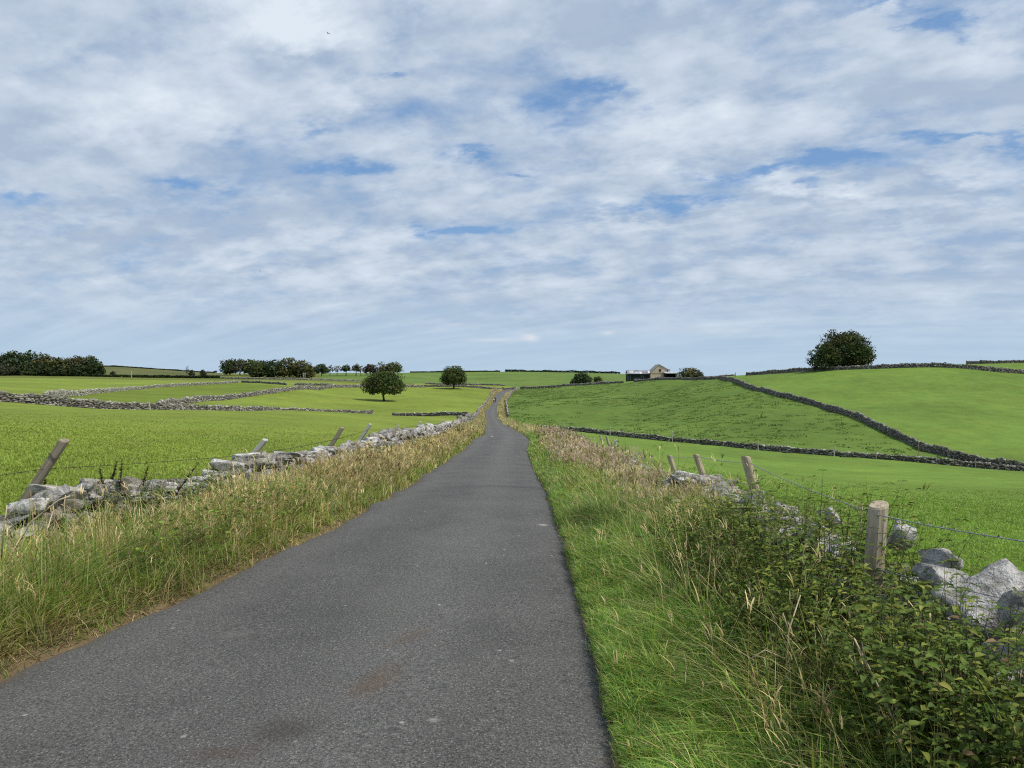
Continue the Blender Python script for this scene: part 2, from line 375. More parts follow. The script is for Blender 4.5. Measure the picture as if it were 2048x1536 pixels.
# ------------------------------------------------------------------ ground sheet
def make_ground():
    th = np.concatenate([np.linspace(-math.pi, -.72, 90)[:-1], np.linspace(-.72, .72, 620), np.linspace(.72, math.pi, 90)[1:-1]])
    r = np.concatenate([np.exp(np.linspace(math.log(.5), math.log(420), 560)), np.exp(np.linspace(math.log(420), math.log(3500), 90))[1:]])
    TH, RR = np.meshgrid(th, r, indexing='ij')
    x, y = (np.sin(TH) * RR).ravel(), (np.cos(TH) * RR).ravel()
    z = ground(x, y); z[np.hypot(x, y) > 2600] -= 3
    V = np.stack([x, y, z], 1)
    nt_, nr = len(th), len(r)
    i, j = np.meshgrid(np.arange(nt_), np.arange(nr - 1), indexing='ij'); i2 = (i + 1) % nt_
    q = np.stack([i * nr + j, i * nr + j + 1, i2 * nr + j + 1, i2 * nr + j], -1).reshape(-1, 4)
    V = np.concatenate([V, [[0, 0, -.08]]]); c = len(V) - 1
    a = np.arange(nt_); tr = np.stack([np.full(nt_, c), a * nr, ((a + 1) % nt_) * nr], 1)
    # grass colour of each field
    px = CX + F * np.clip(x / np.maximum(y, .1), -3, 3)
    col = np.tile(np.array([.155, .225, .034]), (len(x), 1))
    col[(x < 0)] = (.174, .231, .037)
    rt = (x > WR(y)) & (y > 0)
    col[rt] = (.134, .218, .037)
    hum = in_poly(x, y, HUM); col[hum] = (.103, .166, .032)
    hill = (x > 0) & (y > 100) & ~hum & (px > 1440); col[hill] = (.126, .203, .037)
    far = (y > 360) & (px < 830); col[far] = (.125, .15, .035)
    moor = (y > 440) & (px < 445); col[moor] = (.105, .118, .042)
    far2 = (y > 390) & (px >= 640); col[far2] = (.115, .18, .04)
    old = in_poly(x, y, np.array([P(*p)[:2] for p in WALLS['w2']] + [P(*p)[:2] for p in WALLS['w3'][6::-1]])); col[old] = (.135, .185, .026)
    # verge: soil and dead thatch under the tall grass
    vg = (y > -25) & (y < 360) & (x > WL(y) - .2) & (x < WR(y) + .2)
    k = fbm(x * .9, y * .9, 4)[:, None]
    col[vg] = ((1 - k) * np.array([.085, .085, .028]) + k * np.array([.15, .115, .055]))[vg]
    dry = vg & (x > XL(y) - .35) & (x < XL(y) + .2); col[dry] = (.165, .125, .07)
    soil = vg & (x > XR(y) - .45) & (x < XR(y) + .10)
    g2 = vg & (x > XR(y) - .4) & (x < XR(y) + .9); col[g2] = (.085, .115, .022); col[soil] = (.17, .145, .075)
    col = np.concatenate([col, [[.06, .06, .06]]])
    o = mesh_obj('pasture_ground', V, q, tr, M_PASTURE, tint=col, smooth=True, kind='structure')
    return o
make_ground()

def make_road():
    y = np.concatenate([np.arange(-25, 2, .5), np.exp(np.linspace(math.log(2), math.log(395), 620))])
    m = 13; t = np.linspace(0, 1, m)
    l = XL(y) + (fbm(y * 1.7, y * 0 + 3, 1, 4) - .5) * .34 * np.clip(y / 6, .5, 1.5)
    r = XR(y) + (fbm(y * 1.7, y * 0 + 9, 2, 4) - .5) * .34 + (fbm(y * 9, y * 0 + 4, 5, 2) - .5) * .10 * np.clip(9 - y, 0, 1)
    r = r + .26 * np.exp(-((y - 7.75) / .22) ** 2)
    X = l[:, None] * (1 - t) + r[:, None] * t
    Y = np.repeat(y[:, None], m, 1)
    Z = ROADZ(y)[:, None] + .05 * (1 - (2 * t - 1) ** 2)[None] - .005
    Z[:, 0] -= .05; Z[:, -1] -= .025
    w = (r - l)[:, None]
    dl, dr = t[None] * w, (1 - t)[None] * w
    dirt = np.maximum(np.exp(-dl / .22), .75 * np.exp(-dr / .14))
    tint = np.stack([np.repeat(t[None], len(y), 0), dirt, dirt * 0], -1).reshape(-1, 3)
    i, j = np.meshgrid(np.arange(len(y) - 1), np.arange(m - 1), indexing='ij')
    q = np.stack([i * m + j, i * m + j + 1, (i + 1) * m + j + 1, (i + 1) * m + j], -1).reshape(-1, 4)
    mesh_obj('road', np.stack([X, Y, Z], -1), q, None, M_ROAD, tint=tint, smooth=True, kind='structure')
make_road()

# ------------------------------------------------------------------ dry stone walls
def cube_shell(k):
    g = np.linspace(-1, 1, k); idx = {}; V = []; Q = []
    def vid(p):
        key = tuple(np.round(p, 4))
        if key not in idx: idx[key] = len(V); V.append(p)
        return idx[key]
    for ax in range(3):
        for s in (-1, 1):
            for i in range(k - 1):
                for j in range(k - 1):
                    qd = []
                    for a, b in ((i, j), (i + 1, j), (i + 1, j + 1), (i, j + 1)):
                        p = np.zeros(3); p[ax] = s; p[(ax + 1) % 3] = g[a]; p[(ax + 2) % 3] = g[b]; qd.append(vid(p))
                    Q.append(qd if s > 0 else qd[::-1])
    V = np.array(V); n4 = (np.abs(V) ** 8).sum(1, keepdims=True) ** .125
    return V / n4, np.array(Q)
SH_TOP, SH_HI, SH_LO = cube_shell(8), cube_shell(5), cube_shell(3)
def stones(cen, half, yaw, tint, hi, tilt=.12, rs=None):
    rs = rs or R
    T, Q = SH_TOP if hi == 2 else SH_HI if hi else SH_LO
    N, M = len(cen), len(T)
    V = T[None] * (1 + rs.normal(0, .022 if hi == 2 else .05 if hi else .10, (N, M, 1)))
    for _ in range(6 if hi else 5):
        nrm = rs.normal(size=(N, 1, 3)); nrm /= np.linalg.norm(nrm, axis=2, keepdims=True)
        o = rs.uniform(.42, 1.0, (N, 1))
        d = (V * nrm).sum(2) - o
        V = V - np.maximum(d, 0)[..., None] * nrm
    if hi:
        sd = rs.uniform(0, 50, (N, 1)); x, y, z = V[..., 0] + sd, V[..., 1] - sd, V[..., 2]
        dsp = (fbm(x * 1.6 + z * 1.3, y * 1.6 - z * 1.1, 3, 2) - .5) * .22
        if hi == 2: dsp = dsp + (np.abs(fbm(x * 4.5 - z * 3.1, y * 4.5 + z * 3.3, 9, 2) - .5)) * -.42 + .05
        V = V * (1 + dsp[..., None])
    V = V * half[:, None, :]
    def rot(V, a, i, j):
        c, s = np.cos(a)[:, None], np.sin(a)[:, None]; W = V.copy()
        W[..., i] = V[..., i] * c - V[..., j] * s; W[..., j] = V[..., i] * s + V[..., j] * c; return W
    V = rot(V, rs.normal(0, tilt, N), 0, 2); V = rot(V, rs.normal(0, tilt, N), 1, 2); V = rot(V, yaw, 0, 1)
    V = V + cen[:, None, :]
    q = (Q[None] + (np.arange(N) * M)[:, None, None]).reshape(-1, 4)
    return V.reshape(-1, 3), q, np.repeat(tint, M, 0)
def wall_parts(path, h, courses, slen, hi, pal, thick=.5, seed=1, two=True, ruin=.25, hfun=None):
    rs = np.random.RandomState(seed)
    path = np.asarray(path, float)[:, :2]
    seg = np.linalg.norm(np.diff(path, axis=0), axis=1); S = np.concatenate([[0], np.cumsum(seg)]); L = S[-1]
    at = lambda s: np.stack([np.interp(s, S, path[:, 0]), np.interp(s, S, path[:, 1])], 1)
    def dirn(s):
        d = at(np.minimum(s + .8, L)) - at(np.maximum(s - .8, 0)); return d / (np.linalg.norm(d, axis=1, keepdims=True) + 1e-9)
    def hh(s):
        if hfun is not None:
            return hfun(s) * (1 - ruin + ruin * 2 * fbm(s / 1.1, s * 0 + seed, seed, 2))
        return h * (1 - ruin + ruin * 2 * fbm(s / 2.6, s * 0 + seed, seed, 3))
    cens, halfs, yaws, tints = [], [], [], []
    pal = np.asarray(pal)
    for k in range(courses + 1):
        cope = k == courses
        for side in ((-1, 1) if two and not cope else (0,)):
            ln = rs.uniform(.55, 1.5, int(L / slen * 1.8) + 4) * slen * (.8 if cope else 1); s = np.cumsum(ln) - ln / 2
            ln, s = ln[s < L], s[s < L]
            if not len(s): continue
            p, d, H = at(s), dirn(s), hh(s)
            nr = np.stack([-d[:, 1], d[:, 0]], 1)
            ch = H / courses
            wd = thick * (1 - .3 * k / courses)
            off = side * wd * .25
            z0 = ground(p[:, 0], p[:, 1])
            hz = ch * .56 * rs.uniform(.8, 1.25, len(s))
            zc = z0 - .06 + ch * (k + .5)
            if cope: hz = ch * rs.uniform(.35, .8, len(s)); zc = z0 - .06 + H + hz * .55
            p = p + nr * (off + rs.normal(0, .03, len(s)))[:, None]
            cens.append(np.column_stack([p, zc + rs.normal(0, .02, len(s))]))
            halfs.append(np.column_stack([ln * .56, np.full(len(s), wd * (.30 if side else .52)) * rs.uniform(.85, 1.2, len(s)), hz]))
            yaws.append(np.arctan2(d[:, 1], d[:, 0]) + rs.normal(0, .12, len(s)))
            pt = pal[rs.randint(len(pal), size=len(s))] * rs.uniform(.7, 1.25, (len(s), 1))
            if cope: pt = pt * 1.15
            tints.append(pt)
    V, q, t = stones(np.concatenate(cens), np.concatenate(halfs), np.concatenate(yaws), np.concatenate(tints), hi, .13 if hi else .1, rs)
    # dark rubble core so that no light leaks between the stones
    s = np.arange(0, L, .5); p, d, H = at(s), dirn(s), hh(s) * .86
    nr = np.stack([-d[:, 1], d[:, 0]], 1); z0 = ground(p[:, 0], p[:, 1]); w = thick * .22
    a = np.stack([np.column_stack([p + nr * w, z0 - .2]), np.column_stack([p + nr * w * .8, z0 + H]), np.column_stack([p - nr * w * .8, z0 + H]), np.column_stack([p - nr * w, z0 - .2])], 1).reshape(-1, 3)
    i = np.arange(len(s) - 1)[:, None] * 4
    cq = np.concatenate([i + np.array([[k, k + 1, k + 5, k + 4]]) for k in range(3)]) + len(V)
    return np.concatenate([V, a]), np.concatenate([q, cq]), np.concatenate([t, np.tile([[.05, .045, .04]], (len(a), 1))])
def joinp(parts):
    Vs, Qs, Ts, n = [], [], [], 0
    for V, q, t in parts: Vs.append(V); Qs.append(q + n); Ts.append(t); n += len(V)
    return np.concatenate(Vs), np.concatenate(Qs), np.concatenate(Ts)
GREY = [(.33, .32, .30), (.42, .41, .39), (.26, .25, .23), (.36, .335, .295), (.48, .47, .45), (.29, .26, .22)]
MIXED = [(.20, .185, .165), (.26, .245, .22), (.15, .135, .12), (.30, .29, .26), (.12, .11, .10), (.38, .37, .34)]
DARK = [(.22, .205, .185), (.23, .22, .20), (.13, .12, .105), (.30, .29, .265), (.19, .17, .15)]  # shaded wall faces put into the colour as darker stone
PALE = [(.34, .34, .28), (.28, .28, .22), (.40, .39, .34), (.22, .22, .17)]

# the two walls along the road
def road_wall(fx, label, hn, hf, seed, extra=(), y2=61):
    yy = np.concatenate([np.arange(-6, 62, .5)])
    near = np.column_stack([fx(yy), yy])
    s_y = np.concatenate([[0], np.cumsum(np.linalg.norm(np.diff(near, axis=0), axis=1))])
    hfun = lambda s: np.interp(np.interp(s, s_y, yy), hn[0], hn[1])
    parts = [wall_parts(near[:42], .7, 5, .165, 2, GREY, .55, seed, True, .16, hfun)]
    off = s_y[41]
    parts.append(wall_parts(near[41:], .7, 4, .24, True, GREY, .5, seed + 1, False, .22, lambda s: hfun(s + off)))
    yf = np.arange(y2, 352, 3.0)
    parts.append(wall_parts(np.column_stack([fx(yf), yf]), .85, 3, .5, False, MIXED, .5, seed + 2, False, .35))
    if len(extra):
        e = np.array(extra, float)
        parts.append(stones(e[:, :3], e[:, 3:6], e[:, 6], np.tile([[.40, .39, .375]], (len(e), 1)) * np.random.RandomState(3).uniform(.8, 1.25, (len(e), 1)), 2, .3))
    V, q, t = joinp(parts)
    mesh_obj('dry_stone_wall', V, q, None, M_STONE, tint=t, label=label, cat='stone wall', group='dry stone walls', kind='thing')
def S(px, py, d, a, b, c, yaw=0): return [*P(px, py + 8, d), a * .55, b * .5, c * .6, yaw]
road_wall(WL, 'tumbledown grey limestone wall along the left verge of the lane',
          ([-6, 5, 6.1, 6.7, 8.2, 9.3, 10.2, 11, 12, 14, 20, 31, 45, 62], [.62, .54, .48, .62, .50, .40, .52, .60, .54, .52, .60, .68, .6, .7]), .6, 21,
          [S(110, 985, 6.6, .24, .2, .15, .3), S(165, 972, 7.0, .25, .16, .10, .2), S(300, 975, 8.1, .2, .18, .12, .1),
           S(440, 968, 9.8, .3, .2, .22, .2), S(490, 945, 10.4, .3, .22, .16, .0), S(510, 965, 10.6, .26, .2, .2, .4), S(640, 908, 14.6, .3, .2, .2, .2), S(705, 885, 19, .35, .2, .2, .1), S(745, 872, 22, .3, .2, .25, 0)])
road_wall(WR, 'low grey limestone wall half buried in weeds along the right verge of the lane',
          ([-6, 3, 4, 5.2, 6.5, 7.5, 8.6, 9.8, 12, 20, 31, 45, 62], [.5, .47, .47, .44, .36, .38, .42, .42, .28, .30, .30, .14, .10]), .6, 51,
          [S(1985, 1188, 3.25, .33, .27, .13, .25), S(2090, 1215, 2.95, .30, .26, .12, -.2), S(1895, 1150, 3.6, .22, .22, .09, .3), S(1870, 1110, 3.95, .2, .2, .12, 1.4), S(1805, 1070, 4.45, .13, .12, .14, 1.2),
           S(1660, 1025, 5.7, .2, .16, .1, 1.3), S(1560, 1015, 6.6, .2, .2, .12, 1.3), S(1510, 1000, 7.3, .24, .2, .14, 1.2), S(1450, 985, 8.3, .26, .2, .15, 1.3), S(1410, 962, 9.3, .26, .2, .17, 1.3), S(1385, 965, 10.0, .2, .2, .15, 1.2)], 175)
FAR = [('w1', 1.15, MIXED, 'long grey wall crossing the near left field up to the gap below the round tree'),
       ('w1b', .95, MIXED, 'short wall from the field gap to the lane below the round tree'),
       ('w2', 1.1, PALE, 'pale wall climbing from the far left corner past the small old pasture'),
       ('w3', 1.25, MIXED, 'wall curving uphill behind the near left wall towards the round tree'),
       ('w4', .95, DARK, 'short dark wall on the left rise with its end facing the open pasture'),
       ('w5', 1.05, DARK, 'short dark wall just right of the gap below the big wood'),
       ('w6', .9, PALE, 'low pale wall running along the foot of the middle wood'),
       ('w7b', 1.05, DARK, 'nearer dark wall behind the smaller round tree reaching the lane top'),
       ('w7c', .9, DARK, 'farther dark wall behind the smaller round tree beyond the lane top'),
       ('w7', 1.15, DARK, 'straight dark wall from the lane top to the gap left of the barn'),
       ('w8', 1.0, DARK, 'wall passing in front of the stone barn and sheds'),
       ('w9', 1.35, DARK, 'dark wall winding down the hill between the two right hand fields'),
       ('w10', .95, MIXED, 'low broken wall across the valley bottom on the right'),
       ('w11', 1.35, DARK, 'dark skyline wall under the big tree clump on the hill'),
       ('w12', 1.2, DARK, 'short wall on the highest skyline above the hill top corner'),
       ('w13', .8, DARK, 'tiny far wall on the skyline between barn and tree clump')]
for k, (key, h, pal, lab) in enumerate(FAR):
    path = np.array([P(*p) for p in WALLS[key]])
    tt = np.linspace(0, len(path) - 1, 60)
    path = np.column_stack([np.interp(tt, np.arange(len(path)), path[:, i]) for i in range(3)])
    big = path[:, 1].mean() > 200
    V, q, t = wall_parts(path, h * .78, 3 if big else 4, .55 if big else .42, False, pal, .6, 100 + k, False, .24)
    mesh_obj('dry_stone_wall', V, q, None, M_STONE, tint=t, label=lab, cat='stone wall', group='dry stone walls', kind='thing')

# ------------------------------------------------------------------ grass, weeds
class Soup:
    def __init__(s): s.V = []; s.Q = []; s.T = []; s.C = []; s.n = 0
    def add(s, V, q, t, c):
        s.V.append(V)
        if q is not None: s.Q.append(q + s.n)
        if t is not None: s.T.append(t + s.n)
        s.C.append(c); s.n += len(V)
    def build(s, name, mat, **kw):
        return mesh_obj(name, np.concatenate(s.V), np.concatenate(s.Q) if s.Q else None, np.concatenate(s.T) if s.T else None, mat, tint=np.concatenate(s.C), **kw)

def blades(sp, base, h, w, phi, lean, tint, droop=.25, tipw=.45):
    N = len(base); h = h[:, None]; w = w[:, None]
    d = np.stack([np.cos(phi), np.sin(phi), np.zeros(N)], 1)
    a = phi + np.pi / 2 + R.normal(0, .7, N); sd = np.stack([np.cos(a), np.sin(a), np.zeros(N)], 1)
    lean = lean[:, None]; pts = []
    for t, f in ((0, .8), (.42, 1), (.78, tipw), (1, 0)):
        up = t - droop * np.minimum(lean, 1.6) * t * t
        c = base + d * (h * lean * t ** 1.7); c = c.copy(); c[:, 2] += (h[:, 0] * up[:, 0] if np.ndim(up) else h[:, 0] * up)
        pts += [c] if f == 0 else [c - sd * w * f * .5, c + sd * w * f * .5]
    V = np.stack(pts, 1).reshape(-1, 3)
    i = (np.arange(N) * 7)[:, None]
    q = np.concatenate([i + np.array([[0, 1, 3, 2]]), i + np.array([[2, 3, 5, 4]])]); t = i + np.array([[4, 5, 6]])
    g = np.array([.80, .80, .95, .95, 1.1, 1.1, 1.15])            # paler towards the tips
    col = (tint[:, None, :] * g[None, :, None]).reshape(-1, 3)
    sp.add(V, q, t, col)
    return pts[-1], d

GREEN = np.array([(.060, .115, .014), (.085, .140, .018), (.110, .160, .022), (.070, .125, .025)])
YGREEN = np.array([(.165, .190, .035), (.200, .200, .045), (.140, .175, .030)])
STRAW = np.array([(.45, .365, .17), (.52, .43, .22), (.38, .30, .13), (.47, .385, .20)])
PINK = np.array([(.40, .32, .215), (.46, .375, .27), (.33, .255, .17), (.42, .34, .25)])
BROWN = np.array([(.16, .105, .05), (.20, .14, .07), (.12, .085, .045)])
GREEN = GREEN * 1.95 * np.array([.92, 1, 1]); YGREEN = YGREEN * 1.55; STRAW = STRAW * 1.25; PINK = PINK * 1.25; BROWN = BROWN * 1.3
pick = lambda pal, n: pal[R.randint(len(pal), size=n)] * R.uniform(.8, 1.2, (n, 1))

def clump_grass(sp, cx, cy, kind, n_per, hgt, rad, heads=0., lod=1., zoff=0.):
    """tufts at cx, cy: a spray of blades leaning outwards, coloured by kind"""
    k = len(cx)
    if not k: return
    idx = np.repeat(np.arange(k), n_per); N = len(idx)
    a = R.uniform(0, 2 * np.pi, N); r = np.sqrt(R.uniform(0, 1, N)) * rad[idx]
    x, y = cx[idx] + np.cos(a) * r, cy[idx] + np.sin(a) * r
    z = ground(x, y) - .01 + zoff
    wind = np.full(N, 2.7)
    phi = np.where(R.uniform(size=N) < .72, a + R.normal(0, .7, N), wind + R.normal(0, .9, N))
    h = hgt[idx] * R.uniform(.45, 1.15, N)
    dist = np.maximum(np.hypot(x, y), 2)
    if kind == 'green':
        tint = pick(GREEN, N) * (.6 + .8 * fbm(x * 2.2, y * 1.6, 23, 2))[:, None]; yl = R.uniform(size=N) < .18; tint[yl] = pick(YGREEN, yl.sum()); st = R.uniform(size=N) < .05; tint[st] = pick(STRAW, st.sum())
        w = np.maximum(R.uniform(.0032, .0078, N), .00088 * dist * lod); lean = np.abs(R.normal(1.0, .5, N))
    elif kind == 'ygreen':
        tint = pick(YGREEN, N); gr = R.uniform(size=N) < .35; tint[gr] = pick(GREEN, gr.sum()); st = R.uniform(size=N) < .22; tint[st] = pick(STRAW, st.sum())
        w = np.maximum(R.uniform(.0026, .0060, N), .00088 * dist * lod); lean = np.abs(R.normal(.95, .5, N))
    elif kind in ('straw', 'pink'):
        tint = pick(STRAW if kind == 'straw' else PINK, N); gr = R.uniform(size=N) < .17; tint[gr] = pick(YGREEN, gr.sum()); br = R.uniform(size=N) < .09; tint[br] = pick(BROWN, br.sum())
        w = np.maximum(R.uniform(.0018, .0036, N), .00080 * dist * lod); lean = np.abs(R.normal(.65, .4, N))
    else:                                                       # thatch: flattened dead stems
        tint = pick(BROWN, N); st = R.uniform(size=N) < .55; tint[st] = pick(STRAW, st.sum()) * .85
        w = np.maximum(R.uniform(.0018, .0045, N), .00080 * dist * lod); lean = np.abs(R.normal(1.7, .6, N)); phi = R.uniform(0, 2 * np.pi, N)
    if kind == 'thatch': lean = np.minimum(lean, 1.9)
    tint = tint * (.62 + .86 * fbm(x * 1.2, y * .8, 29, 3))[:, None]
    tx = x + np.cos(phi) * h * lean; ty = y + np.sin(phi) * h * lean
    ok = ~((tx > XL(ty) + .10) & (tx < XR(ty) - .10)) & ~((x > XL(y) + .12) & (x < XR(y) - .12))
    x, y, z, h, w, phi, lean, tint, idx, dist = x[ok], y[ok], z[ok], h[ok], w[ok], phi[ok], lean[ok], tint[ok], idx[ok], dist[ok]
    tip, d = blades(sp, np.column_stack([x, y, z]), h, w, phi, lean, tint, .42 if kind != 'thatch' else .5)
    if heads:
        s = np.where((R.uniform(size=len(h)) < heads) & (h > hgt[idx] * .75))[0]
        if len(s):
            s3 = np.repeat(s, 5); m = len(s3)
            blades(sp, tip[s3] - np.column_stack([d[s3][:, :2] * R.uniform(0, .07, (m, 1)), R.uniform(.0, .07, m)]), R.uniform(.03, .085, m),
                   np.maximum(R.uniform(.003, .007, m), .0010 * dist[s3] * lod), phi[s3] + R.normal(0, .8, m), R.uniform(.2, 1.1, m), tint[s3] * R.uniform(.85, 1.15, (m, 1)), .2, .8)

def sample_y(n, a, b, p):                            # density ~ y^-p between a and b
    u = R.uniform(size=n); p = 1.001 if p == 1 else p
    return (a ** (1 - p) + u * (b ** (1 - p) - a ** (1 - p))) ** (1 / (1 - p))

def left_verge():
    sp = Soup()
    def put(n, a, b, p, t0, t1, kind, n_per, h0, h1, rad, heads=0, keep=None):
        y = sample_y(n, a, b, p); t = R.uniform(t0, t1, n)
        x = WL(y) + .22 + (XL(y) + .04 - WL(y) - .22) * t
        if keep is not None:
            k = keep(x, y, t) > R.uniform(size=n); x, y, t = x[k], y[k], t[k]
        h = R.uniform(h0, h1, len(x)) * np.where(t > .8, .55, np.where(t > .6, .8, 1.0)) * (.5 + 1.0 * fbm(x * 1.3, y * .9, 17, 2)) * np.where((t < .4) & (y > 5.2), .62, 1.0)
        clump_grass(sp, x, y, kind, n_per, h, R.uniform(.5, 1.2, len(x)) * rad * np.clip(y / 9, .8, 2.4), heads)
    straw = lambda x, y, t: np.clip((fbm(x * .45, y * .22, 31, 2) - .40) * 5, 0, 1)
    green = lambda x, y, t: 1 - .8 * straw(x, y, t)
    put(720, 2.4, 11, 1.1, .0, .9, 'green', 44, .40, .72, .13, 0, lambda x, y, t: green(x, y, t) * np.clip((11 - y) / 4, .25, 1))
    put(850, 2.4, 14, 1.1, .0, 1., 'ygreen', 44, .36, .72, .13, .04)
    put(800, 2.6, 14, 1.0, .05, .9, 'straw', 36, .40, .72, .12, .25, lambda x, y, t: np.clip((y - 4) / 12, .26, .6) + .78 * straw(x, y, t))
    put(1000, 2.4, 14, 1.0, .1, 1.0, 'thatch', 34, .2, .46, .16)
    put(260, 3.2, 13, 1.0, .1, .85, 'thatch', 60, .4, .6, .16, 0, lambda x, y, t: (fbm(x * 1.1, y * .9, 55, 2) > .52) * 1.)
    put(1500, 2.4, 60, 1.1, .88, 1.06, 'thatch', 26, .05, .15, .14)
    put(500, 2.4, 40, 1.1, .9, 1.04, 'ygreen', 26, .08, .2, .1)
    put(260, 3, 30, 1.1, .88, 1.0, 'green', 26, .10, .2, .09, 0, green)
    put(420, 7.5, 15, 1.0, .15, .7, 'straw', 40, .42, .68, .13, .3, lambda x, y, t: .25 + .75 * (fbm(x * .8, y * .5, 57, 2) > .45))
    put(240, 2.6, 9.5, 1.0, .1, .8, 'straw', 34, .42, .74, .15, .3, lambda x, y, t: (fbm(x * 1.1, y * .9, 58, 2) > .46) * 1.)
    put(260, 2.8, 12, 1.0, .45, .98, 'thatch', 60, .35, .55, .16, 0, lambda x, y, t: (fbm(x * 1.2, y * 1.0, 59, 2) > .48) * 1.)
    # farther: taller straw over the wall foot
    put(1500, 10.5, 62, 1.25, .12, .75, 'straw', 34, .38, .66, .16, .3)
    put(1300, 10, 62, 1.25, .1, 1., 'ygreen', 34, .34, .6, .16, .05)
    put(550, 9, 62, 1.2, .2, 1., 'green', 34, .3, .5, .16, 0, green)
    put(60, 10, 40, 1.2, .0, .5, 'pink', 34, .4, .62, .15, .35)
    sp.build('left_verge_grass', M_BLADE, label='tangle of dry and green grass along the left edge of the lane', cat='verge grass', kind='stuff')
left_verge()

def right_verge():
    sp = Soup()
    def put(n, a, b, p, o0, o1, kind, n_per, h0, h1, rad, heads=0, keep=None):
        y = sample_y(n, a, b, p); o = R.uniform(o0, o1, n)
        x = XR(y) + o + .02
        if keep is not None:
            k = keep(x, y, o) > R.uniform(size=n); x, y, o = x[k], y[k], o[k]
        x = np.minimum(x, WR(y) - .05 + (R.uniform(size=len(x)) < .12) * .5)
        h = R.uniform(h0, h1, len(x)) * np.where(o < .18, .5, np.where(o < .4, .78, 1)) * (.5 + 1.0 * fbm(x * 1.3, y * .9, 19, 2))
        clump_grass(sp, x, y, kind, n_per, h, R.uniform(.5, 1.2, len(x)) * rad * np.clip(y / 9, .8, 2.4), heads)
    pat = lambda x, y, o: .25 + .75 * np.clip((fbm(x * .7, y * .4, 77, 2) - .35) * 4, 0, 1)
    put(1300, 1.9, 50, 1.35, -.06, .12, 'green', 40, .15, .30, .09)
    put(700, 1.9, 40, 1.3, -.05, .12, 'thatch', 22, .06, .14, .1)
    put(150, 2.0, 4.0, 1.0, .8, 1.7, 'ygreen', 34, .5, .78, .14, .05)
    put(1500, 2.0, 9, 1.1, .02, 1.1, 'green', 46, .16, .36, .11, 0)
    put(480, 2.0, 9, 1.1, .0, .55, 'ygreen', 44, .14, .28, .10, .03, pat)
    put(320, 2.2, 9, 1.1, .5, 1.6, 'green', 40, .36, .56, .14)
    put(190, 2.3, 9, 1.0, .45, 1.7, 'straw', 9, .5, .8, .18, .3)
    put(110, 2.4, 9, 1.1, .7, 1.7, 'thatch', 26, .3, .6, .2)
    put(900, 8, 55, 1.15, .0, 1.2, 'green', 40, .18, .36, .15, 0)
    put(800, 8, 55, 1.15, .0, 1.0, 'ygreen', 40, .16, .32, .15, .03, pat)
    put(430, 7, 16, .9, .7, 1.8, 'ygreen', 34, .22, .38, .15, .08)
    put(420, 7.2, 18, 1.1, 1.05, 2.2, 'pink', 40, .20, .36, .15, .35)
    put(420, 16, 50, 1.1, 1.05, 2.2, 'pink', 40, .45, .65, .15, .35)
    put(110, 7, 18, 1.1, .9, 2.0, 'straw', 30, .2, .36, .15, .35)
    put(150, 17, 50, 1.1, .9, 2.0, 'straw', 30, .36, .56, .15, .35)
    put(180, 9, 60, 1.1, 1.0, 2.0, 'thatch', 34, .3, .5, .18)
    # tall single stems above the wall
    n = 60; y = sample_y(n, 5.0, 26, 1.0); x = WR(y) + R.uniform(-.35, .35, n)
    clump_grass(sp, x, y, 'ygreen', 3, R.uniform(.75, 1.15, n), np.full(n, .12), .8)
    sp.build('right_verge_grass', M_BLADE, label='lush green grass backed by dry seed heads on the right of the lane', cat='verge grass', kind='stuff')
right_verge()

def far_verges():
    sp = Soup()
    for fx, e, lo, hi in ((WL, XL, .2, 0), (WR, XR, -.15, 0)):
        for kind, n in (('straw', 900), ('ygreen', 800), ('pink', 420), ('green', 380)):
            y = R.uniform(48, 345, n); t = R.uniform(0, 1, n); x = fx(y) + lo + (e(y) - fx(y) - lo) * t
            clump_grass(sp, x, y, kind, 22, R.uniform(.45, .85, n) * np.where(t > .7, .45, 1), R.uniform(.25, .5, n), 0, .8)
    n = 260; y = R.uniform(330, 352, n); clump_grass(sp, R.uniform(-9, -4.5, n), y, 'straw', 22, R.uniform(.4, .8, n), np.full(n, .5), 0, .8)
    sp.build('far_verge_grass', M_BLADE, label='straw coloured grass on both sides of the far lane in the dip', cat='verge grass', kind='stuff')
far_verges()

def field_grass():
    sp = Soup()
    for side in (1, -1):
        n = 300000 if side > 0 else 210000
        a0, a1, p = (2.8, 48, 1.8) if side > 0 else (4.5, 48, 1.9)
        y = sample_y(n, a0, a1, p)
        if side > 0: x0 = WR(y) + .22; x1 = np.maximum(y * .85 + 3, x0 + .5)
        else: x0 = WL(y) - .25; x1 = np.minimum(-(y * .85 + 2), x0 - .5)
        x = x0 + (x1 - x0) * R.uniform(size=n)
        kk = R.uniform(size=n) < np.clip((48 - y) / 22, 0, 1); x, y = x[kk], y[kk]; n = len(x); z = ground(x, y) - .008; dist = np.hypot(x, y)
        pal = np.array([(.20, .32, .045), (.24, .36, .055), (.27, .37, .06), (.17, .29, .04)]) if side > 0 else np.array([(.245, .335, .05), (.285, .36, .058), (.30, .36, .064), (.225, .31, .045)])
        t = pal.mean(0) * 1.08 * R.uniform(.88, 1.12, (n, 1)) * (0.78 + .44 * fbm(x * .6, y * .6, 12))[:, None]
        h = R.uniform(.03, .075, n) * (.7 + .7 * fbm(x * .35, y * .35, 15))
        blades(sp, np.column_stack([x, y, z]), h, np.maximum(R.uniform(.003, .006, n), .0011 * dist), R.uniform(0, 6.28, n), np.abs(R.normal(.5, .4, n)), t, .3)
    sp.build('pasture_grass', M_BLADE, label='short bright grazed grass of the two near fields', cat='grass', kind='stuff')
field_grass()

